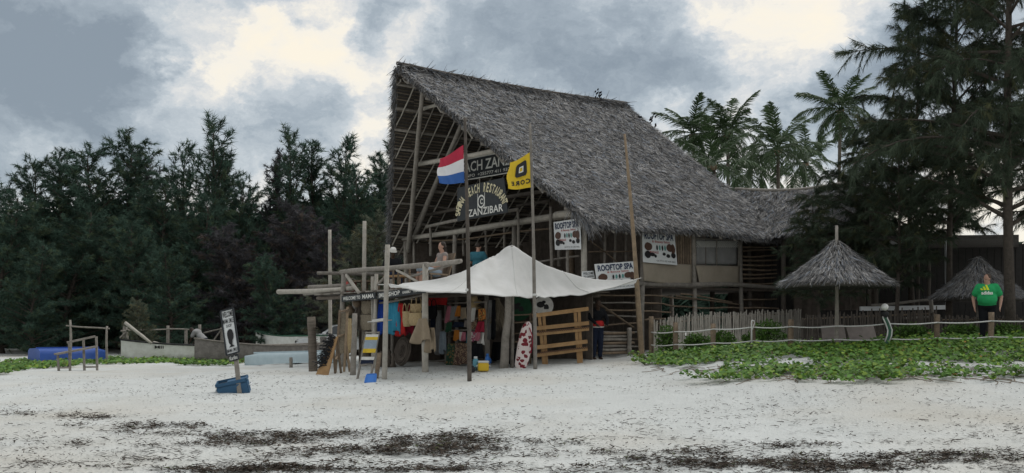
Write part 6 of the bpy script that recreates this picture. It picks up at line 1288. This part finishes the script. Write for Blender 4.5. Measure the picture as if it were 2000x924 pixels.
# the man in green: faces up the beach to the left, body turned to us
b = DR(W(1928, 672, 24.3)); b.z -= .02
man = person('stout man in a green printed shirt standing behind the rope fence', b, R(155), dict(face=(.62, .78, .02), neck=(0, 0, 1.49), head=(0, .03, 1.635), er=(.33, -.06, 1.16), wr=(.30, .06, .90), el=(-.33, -.06, 1.16), wl=(-.30, .10, .90), hip=(0, -.02, .95)), 'shirt_green', 'cloth_black', 'skin', 'hair_brown', .955, .15, .55, 'trousers')
def shirt_print():
    me = [c for c in man.children if c.name.startswith('shirt')][0].data; co = np.array([v.co[:] for v in me.vertices]); LP = MB()
    def surf(x, z):
        q = co[(np.abs(co[:, 0] - x) < .045) & (np.abs(co[:, 2] - z) < .045)]; return (q[:, 1].max() if len(q) else .2) + .006
    # local +x is the wearer's right-hand side seen mirrored by us, so print runs from +x to -x
    X0 = .13
    def add(pts):
        n = len(LP.v); LP.v += [(x, surf(x, z), z) for x, z in pts]; LP.face(range(n, n + len(pts)))
    for k, (h, x) in enumerate(((.045, .115), (.09, .045), (.135, -.025))): add([(x + .03, 1.345), (x - .025, 1.345), (x - .01 + h * .30, 1.345 + h), (x + .035 + h * .30, 1.345 + h)])
    OFFm = OFF[man.name]; me1 = bpy.data.meshes.new('print'); me1.from_pydata(LP.v, [], LP.f); me1.materials.append(MAT['logo_yellow']); link('print', me1, man)
    v, f = text_mesh('adidas', .03); lo = v.min(0); sz = v.max(0) - lo; vs = []
    for p in v: x = .14 - .27 * (p[0] - lo[0]) / sz[0]; z = 1.225 + .095 * (p[1] - lo[1]) / sz[1]; vs.append((x, surf(x, z) + .002, z))
    me2 = bpy.data.meshes.new('print'); me2.from_pydata(vs, [], f); me2.materials.append(MAT['white_paint']); link('print', me2, man)
shirt_print()
# woman seated on the deck, knees up to the left
fl = EYE + ZD + .05
p = PL(853, 540, -5.2); person('woman in sunglasses and white shorts lounging on the shop deck', Vector((p.x, p.y, fl - .02)), R(120), dict(hip=(0, 0, .48), chest=(0, -.16, .80), neck=(0, -.18, .98), head=(0, -.16, 1.13), sl=(-.18, -.16, .91), sr=(.18, -.16, .91), el=(-.27, -.08, .68), er=(.27, -.08, .68), wl=(-.15, .12, .58), wr=(.15, .12, .58), kl=(-.11, .46, .52), kr=(.11, .46, .52), fl=(-.12, .55, .08), fr=(.12, .55, .08), face=(.25, 1, 0), long_hair=1, glasses=1), 'cloth_mauve', 'cloth_denim', 'skin', 'hair_dark', 1.0, 0, 0, 'shorts', True)
r = thing('lounge_chair', Vector((p.x, p.y, fl)), 'dark low chair under the woman on the deck', 'chair'); q = MB(); Z = Matrix.Rotation(R(120), 3, 'Z')
def cz(x, y, z): return Vector((p.x, p.y, fl)) + Z @ Vector((x, y, z))
q.panel(cz(-.25, -.2, .34), cz(.25, -.2, .34), cz(.25, .3, .36), cz(-.25, .3, .36), .04, (0, 0, 1)); q.build('seat', 'pole_brown', r); q = MB(); q.panel(cz(-.25, -.22, .34), cz(.25, -.22, .34), cz(.25, -.42, .95), cz(-.25, -.42, .95), .03, tuple(Z @ Vector((0, -1, -.2)))); q.build('backrest', 'pole_brown', r)
for x in (-.22, .22):
    for y in (-.18, .26): q = MB(); q.bar(cz(x, y, 0), cz(x, y, .34), .04, .04); q.build('leg', 'pole_brown', r)
SITP = dict(hip=(0, 0, .50), chest=(0, -.04, .84), neck=(0, -.02, 1.02), head=(0, .03, 1.17), sl=(-.19, -.04, .95), sr=(.19, -.04, .95), el=(-.27, .05, .70), er=(.27, .05, .70), wl=(-.15, .28, .62), wr=(.15, .28, .62), kl=(-.12, .44, .50), kr=(.12, .44, .50), fl=(-.12, .46, .08), fr=(.12, .46, .08))
def stool(p, z, lab):
    r = thing('stool', Vector((p.x, p.y, z)), lab, 'stool'); q = MB(); q.lathe([(.02, .36), (.19, .36), (.19, .40), (.02, .40)], Vector((p.x, p.y, z)), 14); q.build('seat', 'pole_brown', r)
    for k in range(3): a = k * 2.1; q = MB(); q.bar(Vector((p.x + math.cos(a) * .2, p.y + math.sin(a) * .2, z)), Vector((p.x + math.cos(a) * .12, p.y + math.sin(a) * .12, z + .37)), .035, .035); q.build('leg', 'pole_brown', r)
p = PL(767, 540, -4.9); person('person in a white hat sitting on the deck behind the railing', Vector((p.x, p.y, fl)), R(200), SITP, 'cloth_black', 'cloth_navy', 'skin_dark', 'hair_dark', .98, 0, 1.0, hat='cloth_white', hands=False); stool(p, fl, 'round stool under the person in the white hat')
p = PL(934, 530, -1.6); person('man in a teal shirt sitting with his back turned under the gable', Vector((p.x, p.y, fl + .32)), R(-20), {**SITP, 'hip': (0, 0, .5)}, 'cloth_teal', 'cloth_navy', 'skin', 'hair_dark', 1.0, .03, .5, hands=False); stool(p, fl + .32, 'round stool under the man in the teal shirt'); q = MB(); q.box(Vector((p.x, p.y, fl + .16)), (1.0, 1.0, .31), UA); tag(q.build('platform', 'plank_dark', None, loc=Vector((p.x, p.y, fl)), bevel=.01), 'dark raised platform under the teal-shirted man', 'platform')
# the seller bending at the corner, dark clothes with a red waistcloth
b = DR(W(1166, 702, 28.0)); per = person('woman in black with a red waistcloth standing at the corner post', b, R(200), dict(chest=(.02, .06, 1.30), neck=(.03, .12, 1.47), head=(.04, .17, 1.61), er=(.30, .16, 1.20), wr=(.20, .36, 1.05), el=(-.27, .15, 1.15), wl=(-.15, .34, 1.0), fl=(-.12, -.05, .06)), 'cloth_black', 'cloth_navy', 'skin_dark', 'hair_dark', .98, 0, 1.0)
S = MB(); S.lathe([(.20, .98), (.215, 1.02), (.20, 1.12), (.165, 1.16)], Vector((0, .0, -.02)), 16); o = S.build('waistcloth', 'cloth_red', None, True); o.parent = per; S = MB(); S.lathe([(.207, .955), (.214, .985), (.205, .99)], Vector((0, 0, -.02)), 16); o = S.build('hem', 'cloth_white', None, True); o.parent = per
# fisherman bent over beside the grey boat
b = DR(W(393, 700, 40.8)); person('fisherman in a grey shirt bending between the two boats', b, R(75), dict(hip=(0, -.12, .86), chest=(0, .16, 1.14), neck=(0, .30, 1.22), head=(0, .42, 1.24), sl=(-.19, .2, 1.18), sr=(.19, .2, 1.18), el=(-.23, .32, .92), er=(.23, .32, .92), wl=(-.15, .45, .72), wr=(.15, .45, .72), kl=(-.1, .05, .48), kr=(.1, .05, .48), face=(0, .8, -.55)), 'cloth_grey', 'cloth_navy', 'skin_dark', 'hair_dark', 1.0, .03, .6, hands=False)
